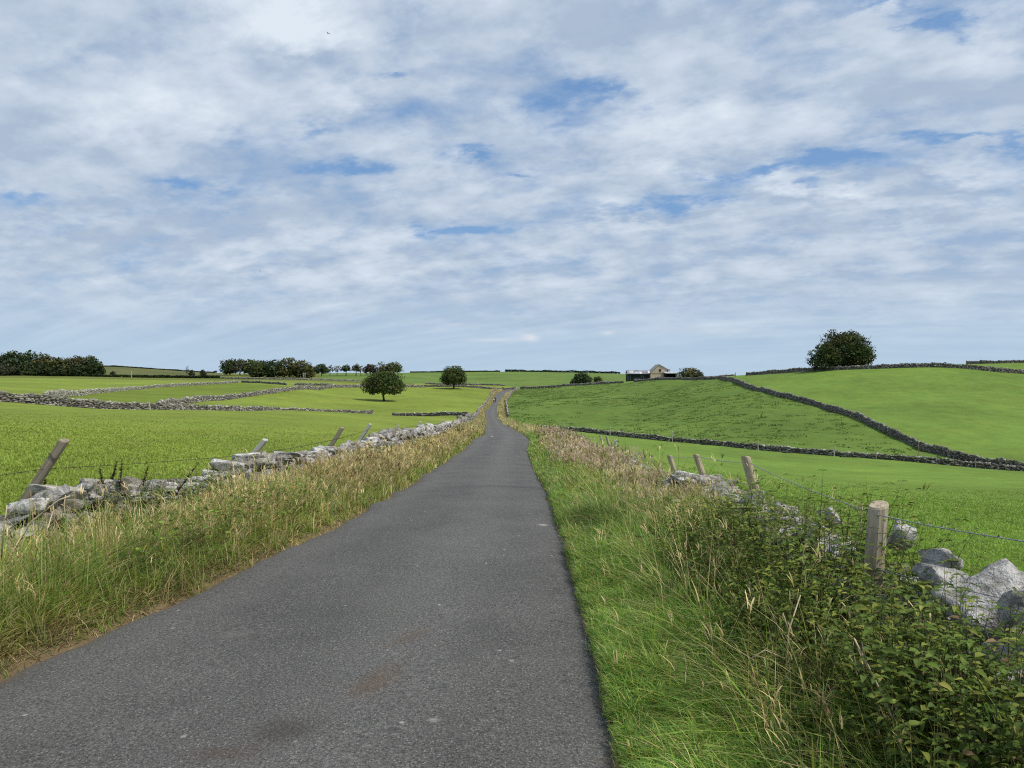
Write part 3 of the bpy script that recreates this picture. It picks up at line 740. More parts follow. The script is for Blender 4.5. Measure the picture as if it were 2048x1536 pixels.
def hummock_grass():
    sp = Soup(); n = 4200
    lo, hi = HUM.min(0), HUM.max(0)
    x, y = R.uniform(lo[0], hi[0], n), R.uniform(lo[1], hi[1], n)
    k = in_poly(x, y, HUM) & (fbm(x / 18, y / 18, 41, 3) > R.uniform(.3, .62, n)); x, y = x[k], y[k]; n = len(x)
    m = 16; idx = np.repeat(np.arange(n), m); N = len(idx); sz = R.uniform(.35, 1.0, n)[idx]
    a = R.uniform(0, 6.28, N); r = np.sqrt(R.uniform(0, 1, N)) * sz * 1.0
    X, Y = x[idx] + np.cos(a) * r * 1.5, y[idx] + np.sin(a) * r
    t = pick(np.array([(.122, .195, .035), (.11, .178, .033), (.14, .212, .04)]), n)[idx] * R.uniform(.85, 1.15, (N, 1))
    blades(sp, np.column_stack([X, Y, ground(X, Y) - .03]), .32 * sz * R.uniform(.6, 1.1, N), np.full(N, .22), a + R.normal(0, .6, N), np.abs(R.normal(.7, .3, N)), t, .3, .7)
    sp.build('tussock_grass', M_BLADE, label='dark tussocks dotting the rough middle field on the right', cat='grass', kind='stuff')
hummock_grass()

def leaf_batch(sp, base, dirv, size, tint, wid=.5, fold=.25, droop=.35):
    """ovate leaves: base point, outward direction, length"""
    N = len(base); d = dirv / np.linalg.norm(dirv, axis=1, keepdims=True)
    s = np.cross(d, np.array([0, 0, 1.0]) + R.normal(0, .25, (N, 3))); s /= np.linalg.norm(s, axis=1, keepdims=True) + 1e-9
    u = np.cross(s, d); L = size[:, None]
    W = L * wid * .5
    def at(t, side, up): return base + d * L * t + s * W * side + u * L * up - np.array([0, 0, 1.0]) * L * droop * t * t
    pts = [at(0, 0, 0), at(.28, -1, fold * .5), at(.28, 0, 0), at(.28, 1, fold * .5), at(.65, -.72, fold * .4), at(.65, 0, 0), at(.65, .72, fold * .4), at(1, 0, 0)]
    V = np.stack(pts, 1).reshape(-1, 3); i = (np.arange(N) * 8)[:, None]
    t = np.concatenate([i + np.array([c]) for c in ((0, 3, 2), (0, 2, 1), (5, 6, 7), (4, 5, 7))])
    q = np.concatenate([i + np.array([c]) for c in ((2, 3, 6, 5), (1, 2, 5, 4))])
    sp.add(V, q, t, np.repeat(tint, 8, 0))

NET = np.array([(.080, .135, .019), (.105, .165, .024), (.145, .200, .032), (.09, .140, .026), (.20, .225, .04)])
def nettle_stems(sp, x, y, h, leafsz, pal, lean=.18):
    n = len(x); z = ground(x, y)
    ph = R.uniform(0, 6.28, n); ln = np.abs(R.normal(lean, .12, n)) * h
    # stems as thin blades
    base = np.column_stack([x, y, z])
    blades(sp, base, h, np.maximum(.005, .0008 * y), ph, ln / h, np.tile([[.07, .075, .03]], (n, 1)), .1, .7)
    for k in range(9):
        f = .22 + .78 * k / 8.5
        c = base + np.column_stack([np.cos(ph), np.sin(ph), np.zeros(n)]) * (ln * f ** 1.7)[:, None]; c[:, 2] += h * (f - .1 * np.minimum(ln / h, 1.6) * f * f)
        for o in (0, np.pi):
            a = ph + o + (k % 2) * np.pi / 2 + R.normal(0, .35, n)
            d = np.column_stack([np.cos(a), np.sin(a), R.uniform(.0, .55, n)])
            sz = leafsz * R.uniform(.65, 1.2, n) * (1.05 - .5 * f)
            keep = R.uniform(size=n) < .92
            t = pick(pal, n); old = R.uniform(size=n) < .05; t[old] = pick(YGREEN, old.sum()); dead = R.uniform(size=n) < (.10 if k < 3 else .02); t[dead] = pick(BROWN, dead.sum())
            leaf_batch(sp, c[keep], d[keep], sz[keep], t[keep])

def weeds():
    sp = Soup()
    # nettle bank on the right
    y = sample_y(1500, 2.0, 7.8, .6); o = R.uniform(.62, 1.95, 1500)
    x = np.minimum(XR(y) + o, WR(y) + .12)
    k = fbm(x * 1.4, y * 1.1, 61, 2) > .26; x, y, o = x[k], y[k], o[k]
    hgt = R.uniform(.42, .78, len(x)) * np.clip((o - .3) / .75, .42, 1) * np.interp(y, [2, 3, 3.7, 4.3, 5.6, 6.6, 7.6], [.6, .74, .98, 1.32, 1.22, .82, .5]) * (.75 + .5 * fbm(x * 2, y * 1.6, 63, 2))
    nettle_stems(sp, x, y, hgt, .07, NET, .3)
    n = 60; y = R.uniform(4.0, 5.4, n); x = WR(y) + R.uniform(-.5, .05, n)            # around the near post
    nettle_stems(sp, x, y, R.uniform(.6, .85, n), .07, NET)
    n = 26; y = R.uniform(3.5, 4.1, n); x = WR(y) + R.uniform(-.42, -.15, n); nettle_stems(sp, x, y, R.uniform(.55, .72, n), .075, NET)
    n = 210; y = R.uniform(2.0, 3.5, n); x = WR(y) + R.uniform(-.6, -.12, n); nettle_stems(sp, x, y, R.uniform(.52, .76, n), .06, NET, .3)
    n = 170; y = R.uniform(2.15, 3.1, n); x = WR(y) - R.uniform(.26, .62, n); nettle_stems(sp, x, y, R.uniform(.66, .92, n), .065, NET, .25)
    # low broad ground leaves between
    n = 15000; y = sample_y(n, 1.9, 8.5, 1.2); o = R.uniform(.35, 1.75, n); x = np.minimum(XR(y) + o, WR(y) + .05)
    k = fbm(x * 1.8, y * 1.3, 66, 2) > .36; x, y, o = x[k], y[k], o[k]; n = len(x)
    a = R.uniform(0, 6.28, n); z = ground(x, y) + R.uniform(.02, .36, n) * np.clip((o - .2) / .8, .25, 1)
    leaf_batch(sp, np.column_stack([x, y, z]), np.column_stack([np.cos(a), np.sin(a), R.uniform(-.1, .8, n)]), R.uniform(.02, .05, n), pick(np.concatenate([NET, GREEN]), n), .55)
    # fine leaved herbs, pale
    n = 9000; y = sample_y(n, 3.2, 7, .8); o = R.uniform(.9, 1.7, n); x = np.minimum(XR(y) + o, WR(y)); k = fbm(x * 2.4, y * 1.8, 91, 2) > .52; x, y, o = x[k], y[k], o[k]; n = len(x)
    a = R.uniform(0, 6.28, n); z = ground(x, y) + R.uniform(.1, .62, n)
    leaf_batch(sp, np.column_stack([x, y, z]), np.column_stack([np.cos(a), np.sin(a), R.uniform(-.2, .9, n)]), R.uniform(.012, .03, n), pick(np.concatenate([NET, YGREEN[:1], np.array([(.12, .15, .06)])]), n), .45)
    # broad arching grass leaves in front
    n = 300; y = sample_y(n, 2.1, 4.6, .8); x = XR(y) + R.uniform(.45, 1.45, n)
    pal = np.concatenate([GREEN, YGREEN, STRAW[:1]])
    blades(sp, np.column_stack([x, y, ground(x, y)]), R.uniform(.3, .56, n), R.uniform(.006, .012, n), R.uniform(0, 6.28, n), np.abs(R.normal(.9, .4, n)), pick(pal, n), .42, .7)
    sp.build('nettle_bank', M_LEAF, label='dark green nettle bank in front of the wall at lower right', cat='nettles', kind='stuff')
    sp = Soup()
    n = 320; y = R.uniform(4.8, 9.6, n); x = WL(y) + R.uniform(.05, .6, n); k = fbm(x * 1.5, y * .8, 71, 2) > .42; x, y = x[k], y[k]
    nettle_stems(sp, x, y, R.uniform(.40, .74, len(x)), .06, NET, .3)
    n = 420; y = R.uniform(2.8, 9.0, n); t = R.uniform(.12, .88, n); k = fbm(t * 3 + 9, y * .9, 73, 2) > .5; y, t = y[k], t[k]; n = len(y); x = WL(y) + (XL(y) - WL(y)) * t
    nettle_stems(sp, x, y, R.uniform(.34, .6, n), .055, np.concatenate([NET, BROWN[:1], YGREEN[:1] * .8]))
    n = 40; y = R.uniform(6.6, 9.5, n); x = WL(y) - R.uniform(.3, .5, n); nettle_stems(sp, x, y, R.uniform(.35, .6, n), .06, NET)
    n = 9000; y = sample_y(n, 2.6, 9, 1.1); t = R.uniform(.05, .92, n); x = WL(y) + .2 + (XL(y) - WL(y) - .2) * t; k = fbm(x * 1.6, y, 68, 2) > .52; x, y = x[k], y[k]; n = len(x); a = R.uniform(0, 6.28, n)
    leaf_batch(sp, np.column_stack([x, y, ground(x, y) + R.uniform(.08, .50, n)]), np.column_stack([np.cos(a), np.sin(a), R.uniform(-.1, .8, n)]), R.uniform(.025, .06, n), pick(np.concatenate([NET, GREEN]), n), .55)
    # far dark shrubby weeds on both verges
    for y0, f, dx, m in ((36, WR, -.5, 26), (26, WL, .6, 12), (17, WL, .7, 10), (45, WL, .9, 14), (60, WR, -.6, 16)):
        y = y0 + R.normal(0, 1.6, m); x = f(y) + dx + R.normal(0, .25, m); nettle_stems(sp, x, y, R.uniform(.5, .85, m), .12, NET)
    sp.build('leafy_weeds', M_LEAF, label='green leafy weeds growing among the left verge stones', cat='weeds', kind='stuff')
weeds()

# ------------------------------------------------------------------ single dry stalks, seed spikes, flower
def stalk(label, d, pts, forks=(), rad=.005, name='dry_stalk'):
    m = MB(); w = [P(px, py, d + dd) for px, py, dd in pts]
    r = empty(name, w[0], label=label, cat='dry stalk', group='dry hogweed stalks')
    loc = lambda q: q - w[0]
    m.tube([loc(q) for q in w], [rad * (1 - .45 * i / (len(w) - 1)) for i in range(len(w))], 7)
    m.build('stem', M_STRAW, r, True)
    for f in forks:
        b = MB(); q = [loc(P(px, py, d + dd)) for px, py, dd in f]
        b.tube(q, [rad * (.75 - .4 * i / (len(q) - 1)) for i in range(len(q))], 6); b.build('branch', M_STRAW, r, True)
stalk('long pale forked stalk leaning left low in the nettle bank', 2.75, [(1795, 1490, 0), (1786, 1435, 0), (1745, 1350, .03), (1708, 1276, .06)], [[(1730, 1318, .04), (1724, 1285, .03)], [(1786, 1435, 0), (1797, 1408, -.02)]], .0055)
stalk('pale broken stalk forming a V beside the nearer forked stalk', 3.0, [(1818, 1420, 0), (1814, 1352, 0), (1850, 1318, -.02), (1892, 1291, -.04)], [[(1815, 1355, 0), (1819, 1320, .02), (1811, 1284, .02)], [(1850, 1318, 0), (1836, 1292, .02)]], .006)
stalk('upright dry stalk with a Y top in the middle of the weeds', 3.5, [(1580, 1400, 0), (1576, 1320, 0), (1577, 1262, 0), (1601, 1190, .03)], [[(1577, 1262, 0), (1566, 1226, 0)], [(1576, 1320, 0), (1530, 1300, -.05), (1500, 1318, -.05)]], .005)
stalk('thin brown stalk bent over left of the near fence post', 3.7, [(1690, 1330, 0), (1660, 1270, 0), (1612, 1240, 0)], [[(1660, 1270, 0), (1650, 1225, 0)]], .0035)
stalk('thin pale stems rising beside the top of the near post', 4.4, [(1716, 1120, 0), (1722, 1040, 0), (1726, 1006, 0)], [[(1722, 1040, 0), (1708, 998, 0)], [(1724, 1010, 0), (1712, 1002, 0)]], .0035)
stalk('green umbel skeleton with three rays in front of the right wall', 3.3, [(1836, 1330, 0), (1832, 1262, 0), (1830, 1258, 0)], [[(1832, 1260, 0), (1856, 1236, 0)], [(1832, 1260, 0), (1818, 1236, 0)]], .0035)
stalk('large pale stalk arching right from the lower left corner', 5.3, [(-8, 1180, 0), (25, 1105, 0), (60, 1045, 0), (118, 1000, .05), (140, 992, .05)], [[(60, 1045, 0), (62, 1012, 0), (82, 985, 0)], [(92, 1019, 0), (104, 985, 0)], [(25, 1105, 0), (52, 1072, 0)]], .009)
stalk('pale forked stalk standing just right of the arching one', 5.6, [(60, 1130, 0), (78, 1085, 0), (94, 1060, 0), (106, 1022, 0)], [[(78, 1085, 0), (62, 1050, 0), (60, 1030, 0)], [(94, 1060, 0), (118, 1035, 0)]], .007)
stalk('knotted whitish stem dotted with flakes before the left wall', 5.9, [(128, 1120, 0), (134, 1060, 0), (128, 1010, 0), (131, 990, 0)], [[(128, 1012, 0), (121, 1008, 0)]], .0055)
stalk('short pale stalk at the far left edge of the verge', 5.0, [(2, 1120, 0), (10, 1040, 0), (14, 1010, 0)], [[(10, 1040, 0), (30, 1010, 0)]], .006)

def spike(label, d, x0, y0, x1, y1):
    a, b = P(x0, y0, d), P(x1, y1, d); r = empty('seed_spike', a, label=label, cat='weed', group='dark seed spikes above the left wall')
    m = MB(); m.tube([np.zeros(3), (b - a) * .5, b - a], [.005, .004, .0015], 6); m.build('stem', M_BARK, r, True)
    n = 90; t = R.uniform(.15, 1, n); ang = R.uniform(0, 6.28, n); sp = Soup()
    leaf_batch(sp, (b - a) * t[:, None], np.column_stack([np.cos(ang), np.sin(ang), R.uniform(.3, 1.4, n)]), R.uniform(.02, .05, n) * (1.3 - .8 * t), pick(np.array([(.09, .12, .035), (.12, .10, .05), (.15, .09, .06)]), n), .5)
    o = sp.build('leaves', M_LEAF); o.parent = r
spike('first dark upright seed spike right of the left post', 7.4, 208, 985, 199, 935)
spike('slim tilted seed spike between two taller dark spikes', 7.5, 222, 970, 234, 922)
spike('reddish tallest seed spike standing over the left wall', 7.4, 240, 985, 244, 918)
spike('broad dark seed spike near the middle stones of left wall', 7.8, 286, 972, 296, 932)
spike('long slanting seed spike leaning right before the big grey stones', 7.6, 340, 1005, 398, 925)
spike('short dark spike beside the base of the leaning post', 7.0, 84, 985, 92, 958)
def flower():
    a = P(1793, 1300, 3.5); b = P(1793, 1218, 3.5); r = empty('knapweed', a, label='single purple knapweed flower low beside the near fence post', cat='flower')
    m = MB(); m.tube([np.zeros(3), (b - a) * .6 + np.array([.01, 0, 0]), b - a], .0025, 6); m.build('stem', simple('weed_stem', (.07, .1, .03)), r, True)
    n = 60; ang = R.uniform(0, 6.28, n); sp = Soup()
    leaf_batch(sp, np.tile(b - a, (n, 1)), np.column_stack([np.cos(ang), np.sin(ang), R.uniform(.1, 1.5, n)]), R.uniform(.012, .02, n), pick(np.array([(.42, .18, .50), (.5, .25, .58)]), n), .3)
    o = sp.build('petals', M_LEAF); o.parent = r
flower()

# ------------------------------------------------------------------ fence posts and wires
def post(label, top, base, rad, mat, group, collar=False, sides=16, cat='fence post', name='fence_post'):
    top, base = np.array(top, float), np.array(base, float)
    L = np.linalg.norm(top - base); ax = (top - base) / L
    gz = ground([base[0]], [base[1]])[0]
    r = empty(name, base, label=label, cat=cat, group=group)
    r.rotation_mode = 'QUATERNION'; r.rotation_quaternion = Vector(ax).to_track_quat('Z', 'Y')
    m = MB(); H = [(-.3, 1.02), (0, 1.0), (L * .5, .98), (L - .012, .95), (L, .86)]
    vs = []; rs = np.random.RandomState(int(abs(top[0]) * 100) % 999)
    pr = 1 + rs.normal(0, .025, sides); pr[rs.randint(sides)] *= .88
    for k, (z, f) in enumerate(H):
        for i in range(sides):
            w = 2 * math.pi * i / sides
            vs.append((math.cos(w) * rad * f * pr[i], math.sin(w) * rad * f * pr[i], z + (.018 * math.cos(w + 1.0) if k >= 3 else 0)))
    fs = [(k * sides + i, k * sides + (i + 1) % sides, (k + 1) * sides + (i + 1) % sides, (k + 1) * sides + i) for k in range(len(H) - 1) for i in range(sides)] + [tuple(range(4 * sides, 5 * sides))]
    m.add(vs, fs); m.build('shaft', mat, r, False)
    if collar:
        c = MB(); c.tube([(math.cos(w) * rad * 1.06, math.sin(w) * rad * 1.06, L * .86 + .01 * math.sin(w * 3)) for w in np.linspace(0, 6.3, 25)], .004, 5); c.build('wire_wrap', M_RUST, r)
    return r
def post_px(label, d, tx, ty, bx, by, rad, mat, group, **kw):
    t, b = P(tx, ty, d), P(bx, by, d); dv = (b - t)
    for _ in range(40):
        if b[2] < ground([b[0]], [b[1]])[0]: break
        b = b + dv * .06
    return post(label, t, b, rad, mat, group, **kw)
GL, GR, GV = 'leaning posts behind the left wall', 'round posts along the right wall', 'thin stakes along the valley wall'
post_px('thick brown post leaning right at the near end of the left wall', 7.2, 130, 880, 48, 1003, .046, M_OLDPOST, GL, collar=True)
post_px('silver grey post leaning right above the big grey stones', 12.5, 531, 879, 496, 922, .048, M_GREYPOST, GL)
post_px('brown leaning post between two silver posts behind left wall', 18, 685, 855, 664, 888, .052, M_OLDPOST, GL)
post_px('pale leaning post above grey stones just after the brown one', 22.5, 741, 848, 724, 874, .05, M_GREYPOST, GL)
post_px('thin grey leaning stake, fifth from the near end of left wall', 28, 797, 850, 783, 871, .035, M_GREYPOST, GL)
post_px('slim pale leaning stake left of the field gap wall end', 35, 841, 843, 831, 861, .045, M_GREYPOST, GL)
post_px('very small leaning stake where the left wall meets tall straw', 50, 886, 840, 880, 852, .05, M_GREYPOST, GL)
post_px('tiny leaning post beside the lane near the field wall corner', 90, 931, 828, 935, 838, .06, M_GREYPOST, GL)
post('stout split post standing in nettles in front of the right wall', P(1757, 1008, 4.2), P(1734, 1330, 4.2), .054, M_POST, GR, sides=22)
post_px('second stout post behind the white topped stones of right wall', 8.5, 1491, 913, 1511, 985, .054, M_POST, GR, sides=18)
post_px('third post rising from the end of the bare right wall stones', 12.4, 1392, 909, 1408, 956, .052, M_POST, GR)
post_px('stubby post sunk in dry seed heads beyond the third one', 15.5, 1339, 911, 1349, 944, .056, M_POST, GR)
post_px('narrow tan post, right of a crossed pair in pale seed heads', 27, 1213, 873, 1221, 898, .045, M_POST, GR)
post_px('narrow tan post, left of a crossed pair in pale seed heads', 29, 1200, 871, 1207, 892, .04, M_POST, GR)
post_px('grey weathered stump just right of the narrow tan posts', 24, 1232, 880, 1229, 900, .05, M_GREYPOST, GR)
post_px('tiny post in pink seed heads where the right wall bends', 36, 1163, 866, 1168, 878, .04, M_POST, GR)
for lab, px, t, b, d, mt in (('pale stake at the lane end of the valley wall', 1129, 846, 863, 149, M_GREYPOST), ('tall white stake, second along the valley wall from lane', 1220, 852, 873, 140, M_GREYPOST),
     ('white stake in the valley wall below the barn', 1345, 863, 885, 130, M_GREYPOST), ('pale stake halfway along the valley wall', 1516, 882, 899, 119.5, M_GREYPOST), ('pale leaning stake right of the middle of valley wall', 1668, 894, 913, 111.5, M_GREYPOST),
     ('dark stake above the tall grass blade at the valley wall', 1752, 901, 918, 108.5, M_OLDPOST), ('dark stake near the meeting of the two right walls', 1836, 907, 925, 105.8, M_OLDPOST), ('brown stake in front of the merged walls at the right', 1951, 916, 937, 101.6, M_OLDPOST)):
    post_px(lab, d, px + (2 if px == 1668 else 0), t, px, b, .075, mt, GV, sides=8)
GW = 'stakes on the long left wall'
post_px('first pale stake leaning on the long left wall', 96, 298, 803, 301, 822, .06, M_GREYPOST, GW, sides=8)
post_px('second pale stake leaning on the long left wall', 104, 361, 805, 367, 822, .06, M_GREYPOST, GW, sides=8)
post_px('third pale stake near the end of the long left wall', 148, 569, 815, 571, 827, .06, M_GREYPOST, GW, sides=8)
post_px('thin dark stake on the upper bend of the hill wall', 112, 1836, 877, 1837, 892, .05, M_OLDPOST, None, sides=8)
post_px('tiny dark post on the skyline right of the barn', 255, 1471, 745, 1471, 758, .12, M_OLDPOST, None, sides=8)
post_px('white marker post far left beside the dark wood', 405, 263, 743, 263, 753, .2, M_GREYPOST, None, sides=8)

def wire(label, pts, mat, rad=.0018, twist=True, barb=.115, sag=.02, group=None):
    pts = [np.array(p, float) for p in pts]; line = []
    for a, b in zip(pts[:-1], pts[1:]):
        L = np.linalg.norm(b - a); n = max(8, int(L / .03)) if a[1] < 9 else max(8, int(L / .2))
        for i in range(n):
            t = i / n; q = a + (b - a) * t; q[2] -= sag * L * .25 * 4 * t * (1 - t); line.append(q)
    line.append(pts[-1]); line = np.array(line); S_ = np.concatenate([[0], np.cumsum(np.linalg.norm(np.diff(line, axis=0), axis=1))])
    m = MB()
    if twist:
        for o in (0, np.pi):
            w = S_ / .045 * 2 * np.pi / 2 + o
            m.tube(line + np.column_stack([np.sin(w) * 0, np.sin(w), np.cos(w)]) * rad, rad, 5)
    else: m.tube(line, [max(rad, .00022 * p[1]) for p in line], 5)
    rs = np.random.RandomState(7)
    for s in np.arange(.05, S_[-1], barb):
        q = np.array([np.interp(s, S_, line[:, i]) for i in range(3)]); k = max(1, q[1] * .00022 / rad)
        if q[1] > 20: break
        for _ in range(2):
            v = rs.normal(size=3); v /= np.linalg.norm(v); m.tube([q - v * .013, q + v * .013], rad * .75 * min(k, 1.6), 4)
        m.tube([q - np.array([0, .006, 0]), q + np.array([0, .006, 0])], rad * 2.0 * min(k, 1.4), 5)
    m.build('barbed_wire', mat, None, True, label=label, cat='barbed wire', group=group)
GB = 'barbed wire strands'
wire('upper barbed wire running over the right posts', [(1.72, .9, 1.12), P(2048, 1083, 2.86), P(1757, 1030, 4.14), P(1500, 926, 8.44), P(1397, 913, 12.33), P(1342, 915, 15.4)], M_WIRE, group=GB)
wire('lower barbed wire passing the foot of the near right post', [(1.72, .9, .86), P(2048, 1206, 2.86), P(1752, 1138, 4.14), P(1512, 972, 8.44), P(1404, 945, 12.33)], M_WIRE, group=GB, sag=.01)
wire('dark barbed wire strung along the leaning left posts', [P(-160, 972, 6.2), P(86, 938, 7.15), P(509, 908, 12.45), P(674, 878, 17.9), P(735, 860, 22.4), P(792, 857, 27.9), P(838, 850, 35), P(884, 846, 50)], M_RUST, .0024, False, .13, .012, GB)

# ------------------------------------------------------------------ trees
def leaf_quads(sp, cen, nrm, size, tint):
    N = len(cen); a = np.cross(nrm, R.normal(size=(N, 3))); a /= np.linalg.norm(a, axis=1, keepdims=True) + 1e-9
    b = np.cross(nrm, a); b /= np.linalg.norm(b, axis=1, keepdims=True) + 1e-9; s = size[:, None]
    k = [a * R.uniform(.6, 1.2, (N, 1)) + nrm * .15, b * R.uniform(.5, 1., (N, 1)) - nrm * .15, -a * R.uniform(.6, 1.2, (N, 1)) + nrm * .15, -b * R.uniform(.5, 1., (N, 1)) - nrm * .15]
    V = np.stack([cen + q * s for q in k], 1).reshape(-1, 3)
    q = (np.arange(N) * 4)[:, None] + np.array([[0, 1, 2, 3]])
    sp.add(V, q, None, np.repeat(tint, 4, 0))
OLIVE = np.array([(.034, .044, .012), (.045, .050, .014), (.055, .052, .016), (.028, .040, .012)])
DKGREEN = np.array([(.024, .040, .014), (.030, .046, .018), (.020, .034, .014), (.036, .050, .018)])
RUSSET = np.array([(.062, .064, .022), (.074, .070, .024), (.052, .060, .020), (.066, .062, .022)])*1.15
OLIVE = OLIVE * np.array([1.1, 1.3, 1.2]); DKGREEN = DKGREEN * 1.25
GREYG = np.array([(.060, .066, .038), (.075, .078, .046), (.05, .058, .034)])
def tree(label, px, by, d, wpx, top, trunk=.18, n=1600, leaf=.5, pal=OLIVE, sparse=False, group=None, name='tree', cat='tree', lobes=26, flat=.0, seed=0, deep=1.0, gap=0., off=0., trunks=1):
    rs = np.random.RandomState(seed * 31 + abs(int(px)) + 7)
    b = P(px, by, d); b[2] = ground([b[0]], [b[1]])[0]
    ztop = HC - (top - HY) / F * d; H = ztop - b[2]; W = wpx / F * d
    r = empty(name, b, label=label, cat=cat, group=group)
    z0 = H * trunk; ch = H - z0
    m = MB(); tr = max(.12, H * .034)
    crown_c = np.array([off * W, 0, z0 + ch * .36])
    for k in range(trunks):
        sx = 0 if trunks == 1 else (k / (trunks - 1) - .5) * W * .62; sy = 0 if trunks == 1 else rs.uniform(-.25, .25) * W
        g0 = ground([b[0] + sx], [b[1] + sy])[0] - b[2] if trunks > 1 else 0
        bend = rs.normal(0, .04, 2) * H
        m.tube([(sx, sy, g0 - .3), (sx + bend[0] * .2, sy, z0 * .5), (sx + bend[0] * .6, sy + bend[1] * .5, z0 * 1.1), (sx * .8 + bend[0] + off * W * .5, sy + bend[1], z0 + ch * .5), (sx * .7 + off * W * .8, sy, z0 + ch * .85)], [tr * 1.3, tr, tr * .85, tr * .5, tr * .15], 8)
        for _ in range(9 if sparse else 6):
            a = rs.uniform(0, 6.28); e = np.array([sx * .8 + math.cos(a) * W * .42 + off * W, sy + math.sin(a) * W * .42, z0 + ch * rs.uniform(.25, .92)])
            s = np.array([sx + bend[0] * .6, sy + bend[1] * .5, z0 * rs.uniform(.85, 1.3)]); mid = (s + e) / 2 + np.array([0, 0, ch * rs.uniform(.0, .12)])
            m.tube([s, mid, e], [tr * .45, tr * .28, tr * .08], 5)
            if sparse:
                for _ in range(4):
                    f = rs.uniform(.4, 1); q = s * (1 - f) + e * f; v = rs.normal(size=3) * W * .12; v[2] = abs(v[2]) * 1.2; m.tube([q, q + v * .6, q + v * 1.2], [tr * .14, tr * .08, tr * .03], 4)
    if trunk > .01: m.build('trunk', M_TWIG if sparse else M_BARK, r, True)
    # crown: clusters of leaf sprays over a lumpy dome
    L = []
    for k in range(lobes):
        a = k * 2.39996 + rs.uniform(-.3, .3); u = (k + .5) / lobes
        el = math.asin(max(-1, 1 - (1.62 if trunk > .11 else 1.9) * u))
        rad = np.array([W * .5 * .78, W * .5 * .78, ch * (.54 if el > 0 else .30)])
        c = crown_c + np.array([math.cos(a) * math.cos(el), math.sin(a) * math.cos(el), math.sin(el)]) * rad * rs.uniform(.82, 1.04)
        L.append((c, W * rs.uniform(.13, .20), rs.randint(len(pal)), rs.uniform(.75, 1.3)))
    if not sparse and not gap:
        for q in ((0, 0, 0), (0, 0, .2), (.2, 0, 0), (-.2, 0, 0), (0, .2, 0), (0, -.2, 0)): L.append((crown_c + np.array([q[0] * W, q[1] * W, q[2] * ch]), min(W, ch) * .27, 0, .85))
    cen, nrm, tint, size = [], [], [], []
    per = max(8, n // len(L))
    for c, rr_, ti, br in L:
        if gap and rs.uniform() < gap: continue
        v = rs.normal(size=(per, 3)); v /= np.linalg.norm(v, axis=1, keepdims=True)
        q = c + v * np.array([1.15, 1.15, .72]) * rr_ * (rs.uniform(.25, 1, (per, 1)) ** .45) * (1 + rs.normal(0, .12, (per, 1)))
        q[:, 2] = np.clip(q[:, 2], z0 * .55 if trunk > .05 else .05, H * 1.0)
        nn = v + rs.normal(0, .6, (per, 3)) + np.array([0, 0, .35]); nn /= np.linalg.norm(nn, axis=1, keepdims=True)
        cen.append(q); nrm.append(nn); tint.append(np.tile(pal[ti] * br, (per, 1)) * rs.uniform(.88, 1.12, (per, 1))); size.append(leaf * rs.uniform(.5, 1.1, per))
    sp = Soup(); leaf_quads(sp, np.concatenate(cen), np.concatenate(nrm), np.concatenate(size), np.concatenate(tint) * deep * 1.15)
    o = sp.build('crown', M_TREE); o.parent = r
    return r
tree('wide domed dark tree standing alone in the left middle field', 768, 803, 237, 82, 743, .20, 9000, .32, OLIVE * 1.2, group='lone field trees', lobes=44)
tree('smaller round dark tree near the lane top', 907, 778, 335, 53, 732, .13, 6500, .36, OLIVE, group='lone field trees', lobes=36)
# clump on the hill
GH = 'tree clump on the right hill'
tree('tall dome that forms the middle of the hill clump', 1694, 741, 236, 92, 658, .04, 9000, .36, OLIVE, group=GH, lobes=48, trunks=4)
tree('looser lower tree on the left side of the hill clump', 1652, 741, 233, 66, 682, .04, 3600, .34, OLIVE, group=GH, lobes=30, trunks=2)
tree('thin topped tree poking above the left of the hill clump', 1662, 741, 240, 44, 652, .25, 900, .34, np.concatenate([OLIVE, GREYG]), group=GH, lobes=26, gap=.3, seed=3)
tree('sloping tree on the right side of the hill clump', 1716, 740, 233, 58, 688, .04, 3400, .34, OLIVE, group=GH, lobes=30, trunks=3)
# left wood
GLW = 'trees of the wood on the far left'
tree('brownish tree cut by the left edge of the photo', -18, 752, 432, 66, 702, .06, 1700, .8, RUSSET, group=GLW, seed=1)
tree('dark green tallest tree at the left of the far left wood', 24, 752, 430, 56, 698.5, .06, 1700, .8, DKGREEN, group=GLW, seed=2)
tree('blue green tree just right of the tallest in the left wood', 56, 752, 428, 52, 701, .05, 1600, .8, DKGREEN, group=GLW, seed=3)
tree('olive tree with brown top in the middle of the left wood', 87, 752, 428, 48, 707, .05, 1500, .8, RUSSET, group=GLW, seed=4)
tree('low pale olive tree at the dip of the left wood', 110, 752, 424, 48, 714, .03, 1500, .75, np.concatenate([RUSSET, OLIVE]), group=GLW, seed=5)
tree('second olive brown tree right of the left wood dip', 134, 752, 424, 44, 714, .03, 1500, .75, RUSSET, group=GLW, seed=6)
tree('greyish brown round tree near the right of the left wood', 158, 752, 426, 46, 710, .05, 1500, .75, np.concatenate([RUSSET, GREYG]) * .9, group=GLW, seed=7)
tree('grey green tall tree at the right end of the left wood', 181, 752, 428, 44, 709, .05, 1500, .75, np.concatenate([OLIVE, GREYG]) * .8, group=GLW, seed=8)
tree('low black green skirted tree closing the left wood', 192, 753, 422, 34, 724, .0, 1200, .7, DKGREEN * .8, group=GLW, seed=9)
tree('rounded brown shrub in front of the far left wood', 14, 752, 415, 36, 729, .0, 700, .7, GREYG * .8, group=GLW, name='shrub', cat='shrub', seed=10)
